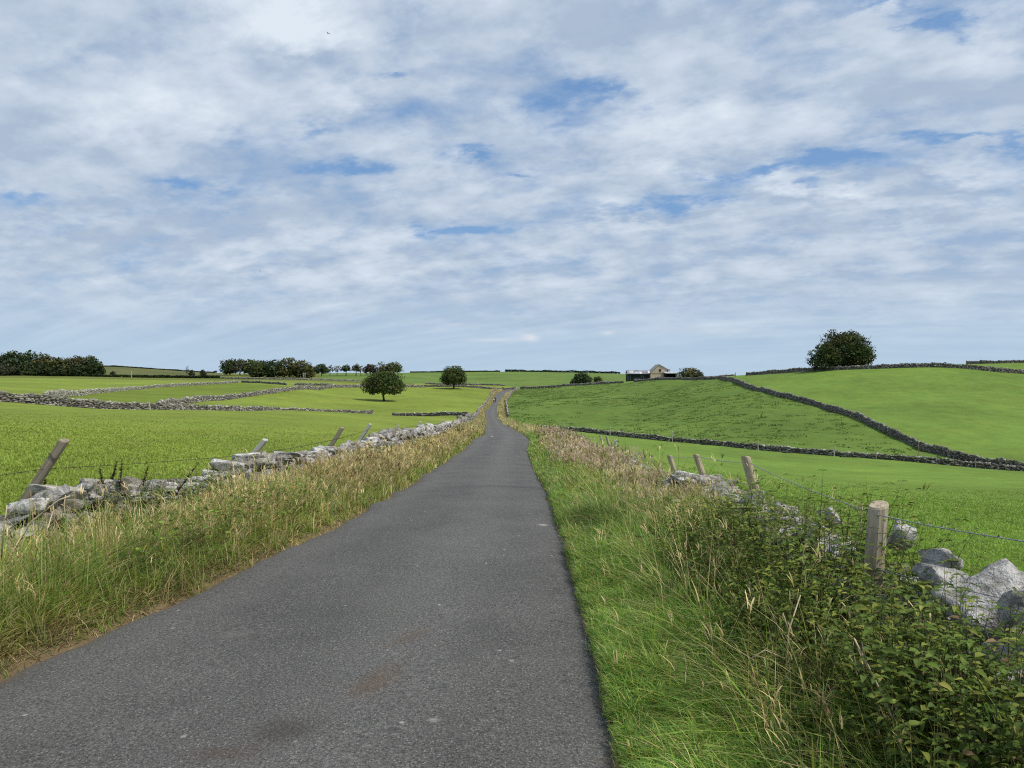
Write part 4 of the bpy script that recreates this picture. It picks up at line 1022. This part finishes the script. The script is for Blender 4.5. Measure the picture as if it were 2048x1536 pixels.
for k, (px, t, w) in enumerate(((40, 726, 40), (80, 728, 44), (120, 729, 44), (160, 729, 40))):
    tree(['dark undergrowth bush below the tallest left wood tree', 'dark bush below the olive brown tree of the left wood', 'dark bush below the dip of the left wood', 'dark bush near the right end of the left wood'][k],
         px, 752.5, 420, w, t, 0, 800, .75, DKGREEN * .8, group='dark bushes under the left wood', name='bush', cat='bush', seed=60 + k)
tree('small grey shrub on the far hillside by the left wood', 226, 751, 440, 11, 742, 0, 160, .5, GREYG, name='shrub', cat='shrub')
tree('pointed dark shrub on the far left pasture edge', 383, 754, 420, 12, 738, 0, 350, .45, GREYG * .55, name='shrub', cat='shrub')
tree('round grey shrub right of the pointed dark one', 406, 753, 425, 13, 738.5, 0, 350, .45, GREYG * .6, name='shrub', cat='shrub')
tree('thin leafless tree beside the pointed dark shrub', 374, 754, 425, 8, 731, .3, 40, .3, GREYG, True, lobes=8)
tree('tiny bent thorn on the far left skyline', 431, 746, 560, 7, 741, .2, 60, .6, GREYG * .6, True, lobes=6)
# middle wood
GM = 'trees of the middle wood'
tree('round grey green tree at the left end of the middle wood', 460, 751, 445, 42, 716, .07, 1300, .7, np.concatenate([OLIVE, GREYG]) * .9, group=GM, seed=11)
tree('brownish see-through tree beside the left end of middle wood', 480, 751, 445, 38, 717.5, .12, 900, .7, GREYG, group=GM, seed=12, gap=.15)
tree('flat topped olive tree in the open part of middle wood', 502, 751, 445, 42, 718, .10, 1000, .7, np.concatenate([OLIVE, RUSSET]), group=GM, seed=13)
tree('flat topped tree merging into the dense middle wood', 522, 751, 450, 38, 718.5, .08, 900, .7, OLIVE, group=GM, seed=14)
tree('low bushy olive tree at the front of the middle wood', 518, 755, 420, 44, 723, .02, 1500, .7, OLIVE, group=GM, seed=15)
tree('dark green bushy tree filling the centre of middle wood', 548, 755, 420, 50, 720, .02, 1600, .7, DKGREEN, group=GM, seed=16)
tree('highest yellow topped tree of the dense middle wood', 578, 755, 420, 54, 715, .02, 1800, .7, np.concatenate([OLIVE, RUSSET]) * 1.1, group=GM, seed=17)
tree('brown tree sloping down at the right of the middle wood', 606, 755, 420, 44, 720, .02, 1500, .7, RUSSET, group=GM, seed=18)
tree('low brown tree at the right foot of middle wood', 619, 755, 418, 26, 731, .02, 700, .6, RUSSET, group=GM, seed=19)
GS = 'skyline trees between the two woods'
tree('dark rounded tree right after the middle wood', 643, 752, 455, 30, 727.5, .15, 1100, .6, DKGREEN, group=GS, seed=20)
tree('pale thin tree touching the dark rounded skyline tree', 660, 751, 462, 14, 729, .3, 120, .5, GREYG * 1.3, True, group=GS, seed=21, lobes=10)
tree('pale spreading leafless tree in the skyline gap', 674, 751, 465, 20, 730, .3, 130, .5, GREYG * 1.4, True, group=GS, seed=22, lobes=12)
tree('dark windswept tree right of the pale spreading one', 692, 751, 465, 21, 728.5, .32, 600, .5, DKGREEN, group=GS, seed=23, lobes=16)
tree('taller slim tree right of the dark windswept one', 712, 751, 465, 19, 727, .3, 480, .5, np.concatenate([OLIVE, GREYG]), group=GS, seed=24, lobes=14)
tree('pale wispy tree right of the taller slim tree', 722, 751, 465, 16, 730, .3, 90, .5, GREYG * 1.3, True, group=GS, seed=25, lobes=10)
tree('purple brown tree above left of the domed field tree', 741, 750, 470, 30, 728, .2, 1000, .6, np.array([(.045, .036, .026), (.055, .040, .028)]), group=GS, seed=26)
tree('pale wispy tree rising behind the domed field tree', 761, 750, 475, 22, 721.5, .3, 160, .5, GREYG * 1.3, True, group=GS, seed=27, lobes=12)
tree('brown tree directly behind the domed field tree', 771, 750, 470, 34, 729, .1, 900, .6, RUSSET, group=GS, seed=28)
tree('leaning olive tree above right of the domed field tree', 788, 750, 470, 36, 723.5, .22, 1100, .6, OLIVE * 1.2, group=GS, seed=29)
# right of the lane
tree('large round dark bush behind the wall by the lane top', 1164, 767, 362, 40, 744.5, 0, 1500, .55, DKGREEN, name='bush', cat='bush', group='bushes behind the straight wall', seed=30)
tree('low dark bush touching the left of the round dark one', 1147, 767, 360, 16, 757, 0, 350, .45, DKGREEN, name='bush', cat='bush', group='bushes behind the straight wall', seed=31)
tree('smaller olive bush right of the round dark one', 1196, 766, 362, 20, 753, 0, 600, .45, OLIVE, name='bush', cat='bush', group='bushes behind the straight wall', seed=32)
tree('tiny pale tree on the far skyline above the lane', 1098, 746, 700, 7, 740, .15, 80, .8, GREYG * 1.5, lobes=8)
tree('grey olive willow like bush right of the barn', 1380, 760, 345, 46, 736, 0, 1500, .5, np.concatenate([GREYG, RUSSET * 1.3]), name='bush', cat='bush', seed=33, lobes=30)
tree('small end bush on the right of the grey olive one', 1400, 759, 340, 16, 742, 0, 350, .4, GREYG, name='bush', cat='bush', seed=34)
def hedge(label, pts, h, pal, seed):
    rs = np.random.RandomState(seed); path = np.array([P(*p) for p in pts]); n = 5200
    t = rs.uniform(0, len(path) - 1, n); x = np.interp(t, np.arange(len(path)), path[:, 0]); y = np.interp(t, np.arange(len(path)), path[:, 1])
    hh = h * (.5 + .9 * fbm(x / 5, y / 40, seed, 3)); z = ground(x, y) + rs.uniform(0, 1, n) * hh
    v = rs.normal(size=(n, 3)); v /= np.linalg.norm(v, axis=1, keepdims=True)
    sp = Soup(); leaf_quads(sp, np.column_stack([x, y + rs.uniform(-.5, .5, n), z]), v, rs.uniform(.25, .6, n), pal[rs.randint(len(pal), size=n)] * rs.uniform(.7, 1.3, (n, 1)))
    sp.build('hedge', M_TREE, label=label, cat='hedge')
hedge('low dark hedge along the foot of the far left wood', WALLS['hedge'], 1.3, DKGREEN, 5)
hedge('thin dark hedge line on the far skyline right of the lane', [(1010, 744.3, 718), (1100, 745, 718), (1240, 747.5, 640)], 1.9, DKGREEN, 6)
hedge('thin dark hedge line on the far skyline left of the lane', [(820, 746.2, 690), (930, 744.8, 705), (1000, 744, 720)], 1.3, OLIVE, 7)
hedge('dark wall of scrub along the far left hilltop', [(196, 732.4, 562), (300, 738, 560), (430, 746, 590)], .7, OLIVE, 8)

# ------------------------------------------------------------------ farm buildings
M_BSTONE = simple('tan_stone_wall', (.50, .40, .31), .9, 1.2, .22, kind='Object')
M_ROOF = simple('grey_slates', (.26, .26, .25), .8, 2.5, .2)
M_DARKTIN = simple('dark_sheeting', (.013, .018, .023), .8, .8, .4, spec=.1)
M_TIN = simple('pale_tin_sheets', (.40, .42, .45), .5, .7, .35)
M_WHITE = simple('white_sheeting', (.62, .64, .66), .6, 1, .1)
M_SLATEBLUE = simple('grey_tin_sheets', (.20, .20, .23), .5, .5, .5)
M_GLASS = simple('dark_window', (.012, .012, .014), .3, 2, .2)
u = 350 / F
def barn():
    gz = lambda px: float(ground([(px - CX) * u], [352])[0])
    zz = lambda py: HC - (py - HY) * u
    o = P(1319, 760, 350); b0 = gz(1319) - .5
    X = lambda px: (px - 1319) * u
    r = empty('stone_barn', (o[0], o[1], 0), label='tan stone barn with steep slate roof and gable facing the road', cat='barn')
    eL, eR, ap = zz(746), zz(740), zz(729.6)
    m = MB(); m.prism([(X(1301), b0), (X(1337), b0), (X(1337), eR), (X(1318.5), ap), (X(1301), eL)], 0, 9); wl = m.build('wall', M_BSTONE, r)
    m = MB()
    for (x0, z0, x1, z1) in ((X(1300.2), eL - .1, X(1318.5), ap), (X(1318.5), ap, X(1338.5), eR - .18)):
        m.prism([(x0, z0 + .03), (x1, z1 + .03), (x1, z1 + .25), (x0, z0 + .25)], -.25, 9.3)
    rf = m.build('roof', M_ROOF, r)
    m = MB(); wx0, wx1, wz0, wz1 = X(1318), X(1322.2), zz(743.8), zz(738)
    m.box((wx0, -.03, wz0), (wx1, .12, wz1)); wn = m.build('window', M_GLASS, r)
    m = MB(); t = .09
    m.box((wx0 - t, -.06, wz0 - t), (wx1 + t, .05, wz0)); m.box((wx0 - t, -.06, wz1), (wx1 + t, .05, wz1 + t)); m.box((wx0 - t, -.058, wz0), (wx0, .05, wz1)); m.box((wx1, -.058, wz0), (wx1 + t, .05, wz1))
    m.box(((wx0 + wx1) / 2 - .04, -.05, wz0), ((wx0 + wx1) / 2 + .04, .04, wz1)); m.build('frame', M_BSTONE, wn)
    m = MB(); m.box((X(1301.2), -.08, zz(747.6)), (X(1331), -.002, zz(747.0))); m.build('string_course', M_DARKTIN, r)
    # barn's right side wall, its brightness put in as a white block
    m = MB(); m.box((X(1337) + .01, 1.0, b0), (X(1341.3), 7.5, zz(739.6))); wg = m.build('bright_side_wall', M_WHITE, r)
    m = MB(); m.box((X(1334.4), -.04, zz(743.2)), (X(1335.8), .1, zz(739.4))); m.build('window', M_GLASS, r)
    m = MB(); m.box((X(1337) - .1, .9, zz(739.5)), (X(1341.6), 7.6, zz(738.6))); m.build('side_wall_roof', M_ROOF, r)
    # long dark shed on the left
    s = empty('tin_shed', (o[0], o[1], 0), label='long low dark shed with patchy grey tin roof left of the stone barn', cat='shed')
    b1 = gz(1275) - .6
    m = MB(); m.box((X(1256), 0.6, b1), (X(1300.5), 6.5, zz(747.8))); m.build('wall', M_DARKTIN, s)
    m = MB(); m.prism([(0.2, zz(748)), (3.6, zz(740.8)), (6.9, zz(747)), (6.9, zz(746.5)), (3.6, zz(740.3)), (0.2, zz(747.5))], 0, 1)
    m.v = [(X(1255) + (X(1302) - X(1255)) * y, x, z) for x, y, z in m.v]; m.build('roof', M_SLATEBLUE, s)
    for a, b, c, d_, mt in ((1260, 1268, .1, .8, M_TIN), (1270, 1281, .05, .55, M_TIN), (1281, 1284, .0, .5, M_WHITE), (1297, 1300.5, .2, .75, M_WHITE)):
        m = MB(); y0, y1 = .2 + 3.4 * c, .2 + 3.4 * d_; f = lambda y: zz(747.5) + (zz(740.3) - zz(747.5)) * (y - .2) / 3.4 + .03
        m.add([(X(a), y0, f(y0)), (X(b), y0, f(y0)), (X(b), y1, f(y1)), (X(a), y1, f(y1)), (X(a), y0, f(y0) + .05), (X(b), y0, f(y0) + .05), (X(b), y1, f(y1) + .05), (X(a), y1, f(y1) + .05)],
              [(0, 3, 2, 1), (4, 5, 6, 7), (0, 1, 5, 4), (1, 2, 6, 5), (2, 3, 7, 6), (3, 0, 4, 7)]); m.build('roof_sheet', mt, s)
    for px in (1256, 1260, 1282, 1286, 1299): 
        m = MB(); m.box((X(px), .45, b1), (X(px) + .22, .597, zz(748.2))); m.build('post', simple('shed_post', (.07, .10, .09)), s)
    # open lean-to on the right
    l = empty('open_lean_to', (o[0], o[1], 0), label='open fronted lean-to with white end wall right of the stone barn', cat='shed')
    b2 = gz(1345) - .6; y0 = -4.2
    m = MB(); m.prism([(y0, zz(747)), (-.1, zz(744.2)), (-.1, zz(743.6)), (y0, zz(746.4))], 0, 1); m.v = [(X(1326.5) + (X(1356.5) - X(1326.5)) * y, x, z) for x, y, z in m.v]; m.build('roof', M_TIN, l)
    m = MB(); m.box((X(1350.5), y0 + .1, b2), (X(1356), -.2, zz(746.2))); m.build('end_wall', M_WHITE, l)
    m = MB(); m.box((X(1327.5), y0 + .1, b2), (X(1328.2), -.1, zz(747.2))); m.build('post', M_DARKTIN, l)
    m = MB(); m.box((X(1328.2), -.5, b2), (X(1350.4), -.3, zz(745.5))); m.build('back_wall', M_DARKTIN, l)  # near-black back, shade of the open bay put into its colour
    # pale trough before the shed
    t = empty('feed_trough', P(1274.5, 760, 345), label='small pale metal trough in front of the dark shed', cat='trough'); k = 345 / F
    g = float(ground([P(1274.5, 760, 345)[0]], [345])[0]) - P(1274.5, 760, 345)[2]
    m = MB(); w = 5 * k
    m.box((-w, -.4, g + .25), (w, .4, g + .33)); m.box((-w, -.45, g + .33), (w, -.4, g + .95)); m.box((-w, .4, g + .33), (w, .45, g + .95)); m.box((-w, -.4, g + .33), (-w + .05, .4, g + .95)); m.box((w - .05, -.4, g + .33), (w, .4, g + .95)); m.build('basin', M_TIN, t)
    for sx in (-w + .15, w - .15):
        for sy in (-.3, .3): m = MB(); m.box((sx - .05, sy - .05, g - .3), (sx + .05, sy + .05, g + .25)); m.build('leg', M_DARKTIN, t)
barn()

# pair of electricity poles before the middle wood
M_POLE = simple('pale_pole', (.42, .40, .36), .8, 4, .15)
ends = []
for lab, px in (('left one of two pale wooden poles before the middle wood', 606.5), ('right one of two pale wooden poles before the middle wood', 610)):
    b = P(px, 758, 400); b[2] = ground([b[0]], [b[1]])[0]; top = HC - (745.5 - HY) / F * 400 - b[2]
    r = empty('utility_pole', b, label=lab, cat='pole', group='poles before the middle wood')
    m = MB(); m.tube([(0, 0, -.5), (0, 0, top * .5), (0, 0, top)], [.17, .15, .12], 8); m.build('shaft', M_POLE, r, True)
    m = MB(); m.box((-.5, -.2, top - .35), (.5, -.13, top - .2)); m.build('crossarm', M_POLE, r)
    ends.append(b + np.array([0, -.165, top - .19]))

# ------------------------------------------------------------------ walkers and birds
def skin(name, joints, edges, mat, parent, sub=1):
    me = bpy.data.meshes.new(name); me.from_pydata([j[:3] for j in joints], edges, []); o = bpy.data.objects.new(name + '_src', me); C.objects.link(o)
    sk = o.modifiers.new('s', 'SKIN'); sm = me.skin_vertices[0].data if me.skin_vertices else me.attributes.new('skin', 'FLOAT', 'POINT')
    for i, j in enumerate(joints): me.skin_vertices[0].data[i].radius = (j[3], j[3])
    me.skin_vertices[0].data[0].use_root = True
    o.modifiers.new('d', 'SUBSURF').levels = sub; o.modifiers['d'].render_levels = sub
    dg = bpy.context.evaluated_depsgraph_get(); nm = bpy.data.meshes.new_from_object(o.evaluated_get(dg)); bpy.data.objects.remove(o)
    nm.materials.clear(); nm.materials.append(mat); nm.polygons.foreach_set('use_smooth', np.ones(len(nm.polygons), bool))
    r = bpy.data.objects.new(name, nm); C.objects.link(r); r.parent = parent; return r
SKIN_M = simple('skin', (.45, .28, .2), .6, 5, .1)
def person(label, px, py, d, H, top_col, leg_col, hair_col, stride, seed):
    k = H / 1.72; b = P(px, py, d); b[0] = max(b[0], XL(d) + (.95 if seed == 1 else .5)); b[2] = ROADZ(d) + .04
    r = empty('person', b, label=label, cat='person', group='walkers on the lane')
    r.scale = (k, k, k)
    s = stride
    J = [(0, 0, .93, .115), (0, 0, 1.15, .115), (0, 0, 1.38, .13), (0, .0, 1.50, .055), (0, .01, 1.56, .07), (0, .015, 1.63, .088), (0, .01, 1.69, .06),
         (.17, 0, 1.40, .055), (.23, .05 * s, 1.13, .045), (.24, -.12 * s, .90, .032), (.24, -.15 * s, .84, .03), (-.17, 0, 1.40, .055), (-.23, -.05 * s, 1.13, .045), (-.24, .14 * s, .90, .032), (-.24, .17 * s, .84, .03),
         (.10, 0, .86, .09), (.11, .14 * s, .49, .062), (.11, .20 * s, .09, .042), (.11, .33 * s, .04, .035), (-.10, 0, .86, .09), (-.11, -.08 * s, .49, .062), (-.11, -.28 * s, .12, .042), (-.11, -.18 * s, .04, .035)]
    E = [(0, 1), (1, 2), (2, 3), (3, 4), (4, 5), (5, 6), (2, 7), (7, 8), (8, 9), (9, 10), (2, 11), (11, 12), (12, 13), (13, 14), (0, 15), (15, 16), (16, 17), (17, 18), (0, 19), (19, 20), (20, 21), (21, 22)]
    for base in (10, 14):                                   # four fingers and a thumb on each hand
        x, y, z, _ = J[base]; sg = 1 if x > 0 else -1
        for q in range(4): J.append((x + .004 * sg, y + (q - 1.5) * .018, z - .07 + .006 * abs(q - 1.3), .009)); E.append((base, len(J) - 1)); J.append((x - .008 * sg, y + (q - 1.5) * .018, z - .105 + .012 * abs(q - 1.3), .008)); E.append((len(J) - 2, len(J) - 1))
        J.append((x - .03 * sg, y + .035, z - .03, .010)); E.append((base, len(J) - 1)); J.append((x - .035 * sg, y + .05, z - .06, .009)); E.append((len(J) - 2, len(J) - 1))
    skin('body', J, E, SKIN_M, r, 1)
    T = [(0, 0, .90, .135), (0, 0, 1.15, .137), (0, 0, 1.38, .15), (0, 0, 1.47, .08), (.175, 0, 1.40, .073), (.235, .05 * s, 1.13, .063), (.242, -.10 * s, .93, .048), (-.175, 0, 1.40, .073), (-.235, -.05 * s, 1.13, .063), (-.242, .12 * s, .93, .048)]
    T = [(a, b_, c, d_ * 1.16) for a, b_, c, d_ in T]
    skin('jacket', T, [(0, 1), (1, 2), (2, 3), (2, 4), (4, 5), (5, 6), (2, 7), (7, 8), (8, 9)], simple('cloth_top_%d' % seed, top_col, .9, 20, .1), r)
    G = [(0, 0, .96, .125), (.10, 0, .85, .11), (.11, .14 * s, .49, .08), (.11, .20 * s, .09, .058), (-.10, 0, .85, .11), (-.11, -.08 * s, .49, .08), (-.11, -.28 * s, .13, .058), (.11, .32 * s, .045, .045), (-.11, -.18 * s, .045, .045)]
    skin('trousers', G, [(0, 1), (1, 2), (2, 3), (3, 7), (0, 4), (4, 5), (5, 6), (6, 8)], simple('cloth_legs_%d' % seed, leg_col, .9, 20, .1), r)
    skin('hair', [(0, -.01, 1.66, .095), (0, -.03, 1.60, .085), (0, -.01, 1.71, .06)], [(1, 0), (0, 2)], simple('hair_%d' % seed, hair_col, .7, 20, .1), r)
person('distant walker dressed all in black on the lane', 988.2, 804.2, 266, 1.64, (.010, .010, .012), (.008, .008, .01), (.012, .01, .01), 1, 1)
person('distant walker in a white top and dark trousers', 984.8, 806.2, 262, 1.55, (.78, .76, .72), (.012, .013, .012), (.03, .018, .012), -1, 2)
def bird(label, px, py, d, yaw, wing):
    c = P(px, py, d); m = MB()
    body = [(0, -.10, 0), (0, -.06, .005), (0, 0, .01), (0, .06, .008), (0, .09, .012), (0, .115, .008)]
    m.tube(body, [.006, .024, .034, .026, .018, .004], 8)
    for s in (-1, 1):
        m.add([(s * .02, .045, .015), (s * .02, -.04, .012), (s * .10, -.035, .015 + wing), (s * .11, .05, .015 + wing), (s * .21, -.05, .01 + wing * .6), (s * .02, .045, .022), (s * .02, -.04, .018), (s * .10, -.035, .02 + wing), (s * .11, .05, .022 + wing), (s * .21, -.05, .013 + wing * .6)],
              [(0, 1, 2, 3), (3, 2, 4), (5, 8, 7, 6), (8, 9, 7), (0, 3, 8, 5), (3, 4, 9, 8), (1, 6, 7, 2), (2, 7, 9, 4)])
    m.add([(-.012, -.09, 0), (.012, -.09, 0), (.035, -.17, .0), (-.035, -.17, .0), (0, -.09, .006)], [(0, 1, 2, 3), (0, 4, 1), (1, 4, 2), (4, 0, 3), (2, 4, 3)])
    o = m.build('bird', simple('dark_feathers', (.03, .03, .035), .8), None, True, label=label, cat='bird', group='birds in the sky')
    o.location = c; o.rotation_euler = (0, .25, yaw); o.scale = (1, 1, 1)
bird('dark bird high in the upper left sky', 656, 67, 75, .7, .07)
bird('fainter tiny bird in the lower left sky', 520, 542, 120, 2.2, .05)

# ------------------------------------------------------------------ camera, sun and sky
cam = bpy.data.cameras.new('camera'); co = bpy.data.objects.new('camera', cam); C.objects.link(co)
co.location = (0, 0, HC); co.rotation_euler = (math.radians(90), 0, 0)
cam.sensor_width = 36; cam.lens = 36 * F / 2048; cam.shift_y = -(768 - HY) / 2048; cam.clip_start = .05; cam.clip_end = 8000
bpy.context.scene.camera = co
SUN_AZ, SUN_EL = math.radians(113), math.radians(53)       # azimuth from +Y towards +X
sl = bpy.data.lights.new('sun', 'SUN'); sl.energy = 3.9; sl.angle = math.radians(3.0); sl.color = (1, .93, .82)
so = bpy.data.objects.new('sun', sl); C.objects.link(so)
dirv = Vector((math.sin(SUN_AZ) * math.cos(SUN_EL), math.cos(SUN_AZ) * math.cos(SUN_EL), math.sin(SUN_EL)))
so.rotation_euler = dirv.to_track_quat('Z', 'Y').to_euler(); so.location = (60, 40, 120)

def sky():
    w = bpy.data.worlds.new('World'); bpy.context.scene.world = w; w.use_nodes = True
    nt = w.node_tree; nt.nodes.clear()
    st = node(nt, 'ShaderNodeTexSky', sky_type='NISHITA'); st.sun_disc = False; st.sun_elevation = SUN_EL; st.sun_rotation = SUN_AZ
    st.air_density = 1.0; st.dust_density = .6; st.ozone_density = 1.6
    g = coords(nt, 'Generated')
    sp = node(nt, 'ShaderNodeSeparateXYZ'); nt.links.new(g, sp.inputs[0])
    z = math_(nt, 'MAXIMUM', sp.outputs[2], 0)
    dz = math_(nt, 'ADD', z, .26)
    cb = node(nt, 'ShaderNodeCombineXYZ')
    nt.links.new(math_(nt, 'DIVIDE', sp.outputs[0], dz), cb.inputs[0]); nt.links.new(math_(nt, 'DIVIDE', sp.outputs[1], dz), cb.inputs[1])
    pp = cb.outputs[0]
    def mapped(sx, sy, rot=-.40, loc=(0, 0, 0)):
        r = node(nt, 'ShaderNodeVectorRotate', rotation_type='Z_AXIS'); r.inputs['Angle'].default_value = -rot
        nt.links.new(pp, r.inputs['Vector'])
        m = node(nt, 'ShaderNodeMapping'); m.inputs['Scale'].default_value = (sx, sy, 1); m.inputs['Location'].default_value = loc
        nt.links.new(r.outputs[0], m.inputs['Vector']); return m.outputs[0]
    big = noise(nt, mapped(.8, 1, loc=(3.1, 1.7, 0)), 2.0, 3, .5, .2)
    mid = noise(nt, mapped(.85, 1.0, loc=(.7, 5.2, 2)), 4.6, 10, .60, .12)
    puf = noise(nt, mapped(.9, 1.0, loc=(2.2, .3, 4)), 13.0, 9, .64, .15)
    strk = noise(nt, mapped(.16, 1.3, loc=(5, 2, 7)), 7.0, 6, .55, .3)
    wn = node(nt, 'ShaderNodeTexNoise', i_Scale=7.0, i_Detail=7.0, i_Roughness=.62); nt.links.new(mapped(.75, 1.0, loc=(9, 4, 1)), wn.inputs['Vector'])
    wv = node(nt, 'ShaderNodeVectorMath', operation='MULTIPLY_ADD'); nt.links.new(wn.outputs['Color'], wv.inputs[0]); wv.inputs[1].default_value = (.42, .36, 0)
    wo = node(nt, 'ShaderNodeVectorMath', operation='SUBTRACT'); nt.links.new(pp, wo.inputs[0]); wo.inputs[1].default_value = (.21, .18, 0)
    nt.links.new(wo.outputs[0], wv.inputs[2]); pw = wv.outputs[0]
    wv2 = node(nt, 'ShaderNodeVectorMath', operation='MULTIPLY_ADD'); nt.links.new(wn.outputs['Color'], wv2.inputs[0]); wv2.inputs[1].default_value = (.10, .06, 0)
    wo2 = node(nt, 'ShaderNodeVectorMath', operation='SUBTRACT'); nt.links.new(pp, wo2.inputs[0]); wo2.inputs[1].default_value = (.05, .03, 0)
    nt.links.new(wo2.outputs[0], wv2.inputs[2]); pp2 = wv2.outputs[0]
    def blob(px, py, wpx, hpx, amp, ang=0, warp=True):
        u, v = (px - CX) / F, (HY - py) / F
        ln = math.sqrt(1 + u * u + v * v); s = v + .26 * ln
        du = 1.25 * (wpx / F) / s; dv = 1.35 * (hpx / F) / (s * s)
        cx_, cy_ = u / s, 1 / s
        m = node(nt, 'ShaderNodeMapping', vector_type='TEXTURE'); m.inputs['Location'].default_value = (cx_, cy_, 0); m.inputs['Scale'].default_value = (du, dv, 1)
        m.inputs['Rotation'].default_value = (0, 0, ang)
        nt.links.new(pw if warp else pp2, m.inputs['Vector'])
        l = node(nt, 'ShaderNodeVectorMath', operation='LENGTH'); nt.links.new(m.outputs[0], l.inputs[0])
        e = math_(nt, 'POWER', 2.718, math_(nt, 'MULTIPLY', math_(nt, 'MULTIPLY', l.outputs['Value'], l.outputs['Value']), -1.0))
        return math_(nt, 'MULTIPLY', e, amp)
    def total(bl):
        s = None
        for b in bl:
            e = blob(*b); s = e if s is None else math_(nt, 'ADD', s, e)
        return s
    gaps = total([(880, 465, 70, 12, .34, -.3), (1010, 445, 110, 16, .22, -.3), (1340, 405, 100, 12, .36, -.3), (1490, 365, 90, 13, .28, -.3), (1640, 335, 110, 14, .34, -.3), (1850, 292, 60, 14, .3, -.3), (1990, 285, 60, 10, .24, -.3),
                  (720, 330, 75, 16, .36), (620, 262, 50, 14, .2), (800, 245, 110, 30, .16), (790, 158, 40, 12, .25), (930, 313, 34, 9, .26), (385, 377, 60, 12, .3), (20, 395, 50, 12, .25), (1170, 205, 80, 34, .26), (1240, 175, 60, 20, .2), (1860, 65, 50, 16, .26), (1790, 18, 60, 12, .2), (1040, 340, 30, 8, .22)])
    brights = total([(530, 30, 130, 55, .42), (275, 238, 110, 40, .44), (600, 70, 70, 30, .2), (660, 200, 60, 20, .2), (870, 340, 150, 26, .16), (1600, 372, 130, 12, .3), (1480, 245, 170, 34, .26), (1720, 70, 120, 60, .2), (1990, 40, 90, 60, .25), (760, 485, 90, 18, .3), (340, 545, 150, 12, .2), (1250, 445, 160, 9, .2), (1980, 340, 140, 20, .24), (1120, 560, 240, 10, .08), (1480, 650, 160, 8, .16), (1700, 50, 120, 40, .15)])
    darks = total([(1230, 40, 260, 50, .24), (80, 280, 170, 70, .2), (1640, 400, 260, 12, .22), (1330, 425, 170, 8, .25), (200, 450, 300, 40, .12), (1900, 170, 130, 30, .16), (1350, 310, 160, 18, .14), (1900, 365, 150, 9, .2), (620, 130, 200, 40, .1)])
    cov = math_(nt, 'ADD', math_(nt, 'MULTIPLY', big, .30), math_(nt, 'ADD', math_(nt, 'MULTIPLY', mid, .62), math_(nt, 'MULTIPLY', puf, .30)))
    cov = math_(nt, 'SUBTRACT', cov, math_(nt, 'MULTIPLY', gaps, maprange(nt, puf, .35, .65, .35, 1.25)))
    cov = math_(nt, 'ADD', cov, math_(nt, 'MULTIPLY', brights, .25))
    alpha = maprange(nt, cov, .31, .66, .06, 1, True)
    low = maprange(nt, z, .17, .0)                                   # thin smooth veil towards the horizon
    br = math_(nt, 'ADD', math_(nt, 'MULTIPLY', mid, .85), math_(nt, 'MULTIPLY', math_(nt, 'MULTIPLY_ADD', math_(nt, 'SUBTRACT', puf, .5), maprange(nt, big, .42, .62, .2, 1.3), .5), .45))
    e1 = noise(nt, mapped(.8, 1.0, loc=(1.3, 6.1, 9)), 7.0, 6, .55, .1); e2 = noise(nt, mapped(.8, 1.0, loc=(1.36, 6.04, 9)), 7.0, 6, .55, .1)
    br = math_(nt, 'ADD', br, math_(nt, 'MULTIPLY', math_(nt, 'SUBTRACT', e1, e2), .8))
    br = math_(nt, 'ADD', br, math_(nt, 'MULTIPLY', math_(nt, 'SUBTRACT', big, .5), .85))
    br = math_(nt, 'ADD', br, math_(nt, 'SUBTRACT', brights, darks))
    hi = maprange(nt, br, .48, 1.16, 0, 1)
    k = 10.0
    ccol = mix(nt, hi, tuple(c * k for c in (.415, .515, .655)), tuple(c * k for c in (.74, .815, .905)))
    lowc = mix(nt, maprange(nt, math_(nt, 'ADD', strk, math_(nt, 'MULTIPLY', brights, .6)), .36, .70), tuple(c * k for c in (.40, .53, .695)), tuple(c * k for c in (.57, .69, .81)))
    lowc = mix(nt, maprange(nt, z, .10, .0), lowc, tuple(c * k for c in (.46, .61, .765)))
    puffs = total([(990, 680, 34, 2.5, .6, 0, False), (1058, 675, 14, 5, 1.0, 0, False), (1217, 666, 10, 3, .8, 0, False), (905, 650, 14, 2.5, .4, 0, False), (1080, 607, 26, 5, .35, 0, False), (1410, 660, 90, 6, .3, 0, False)])
    lowc = mix(nt, math_(nt, 'MINIMUM', puffs, 1.0), lowc, tuple(c * k for c in (.74, .77, .83)))
    skyc = mix(nt, .5, st.outputs[0], tuple(c * k for c in (.15, .37, .76)))
    c = mix(nt, alpha, skyc, ccol)
    c = mix(nt, maprange(nt, low, .15, .85, 0, .92, True), c, lowc)
    bg = node(nt, 'ShaderNodeBackground', i_Strength=.1); nt.links.new(c, bg.inputs[0])
    out = node(nt, 'ShaderNodeOutputWorld'); nt.links.new(bg.outputs[0], out.inputs[0])
    w.cycles.sampling_method = 'MANUAL'; w.cycles.sample_map_resolution = 512
sky()
sc = bpy.context.scene
sc.view_settings.view_transform = 'Standard'; sc.view_settings.look = 'None'; sc.view_settings.gamma = 1; sc.view_settings.exposure = 0
sc.render.engine = 'CYCLES'; sc.cycles.max_bounces = 5; sc.cycles.use_denoising = False; sc.cycles.filter_width = 1.15; sc.cycles.sample_clamp_indirect = 4
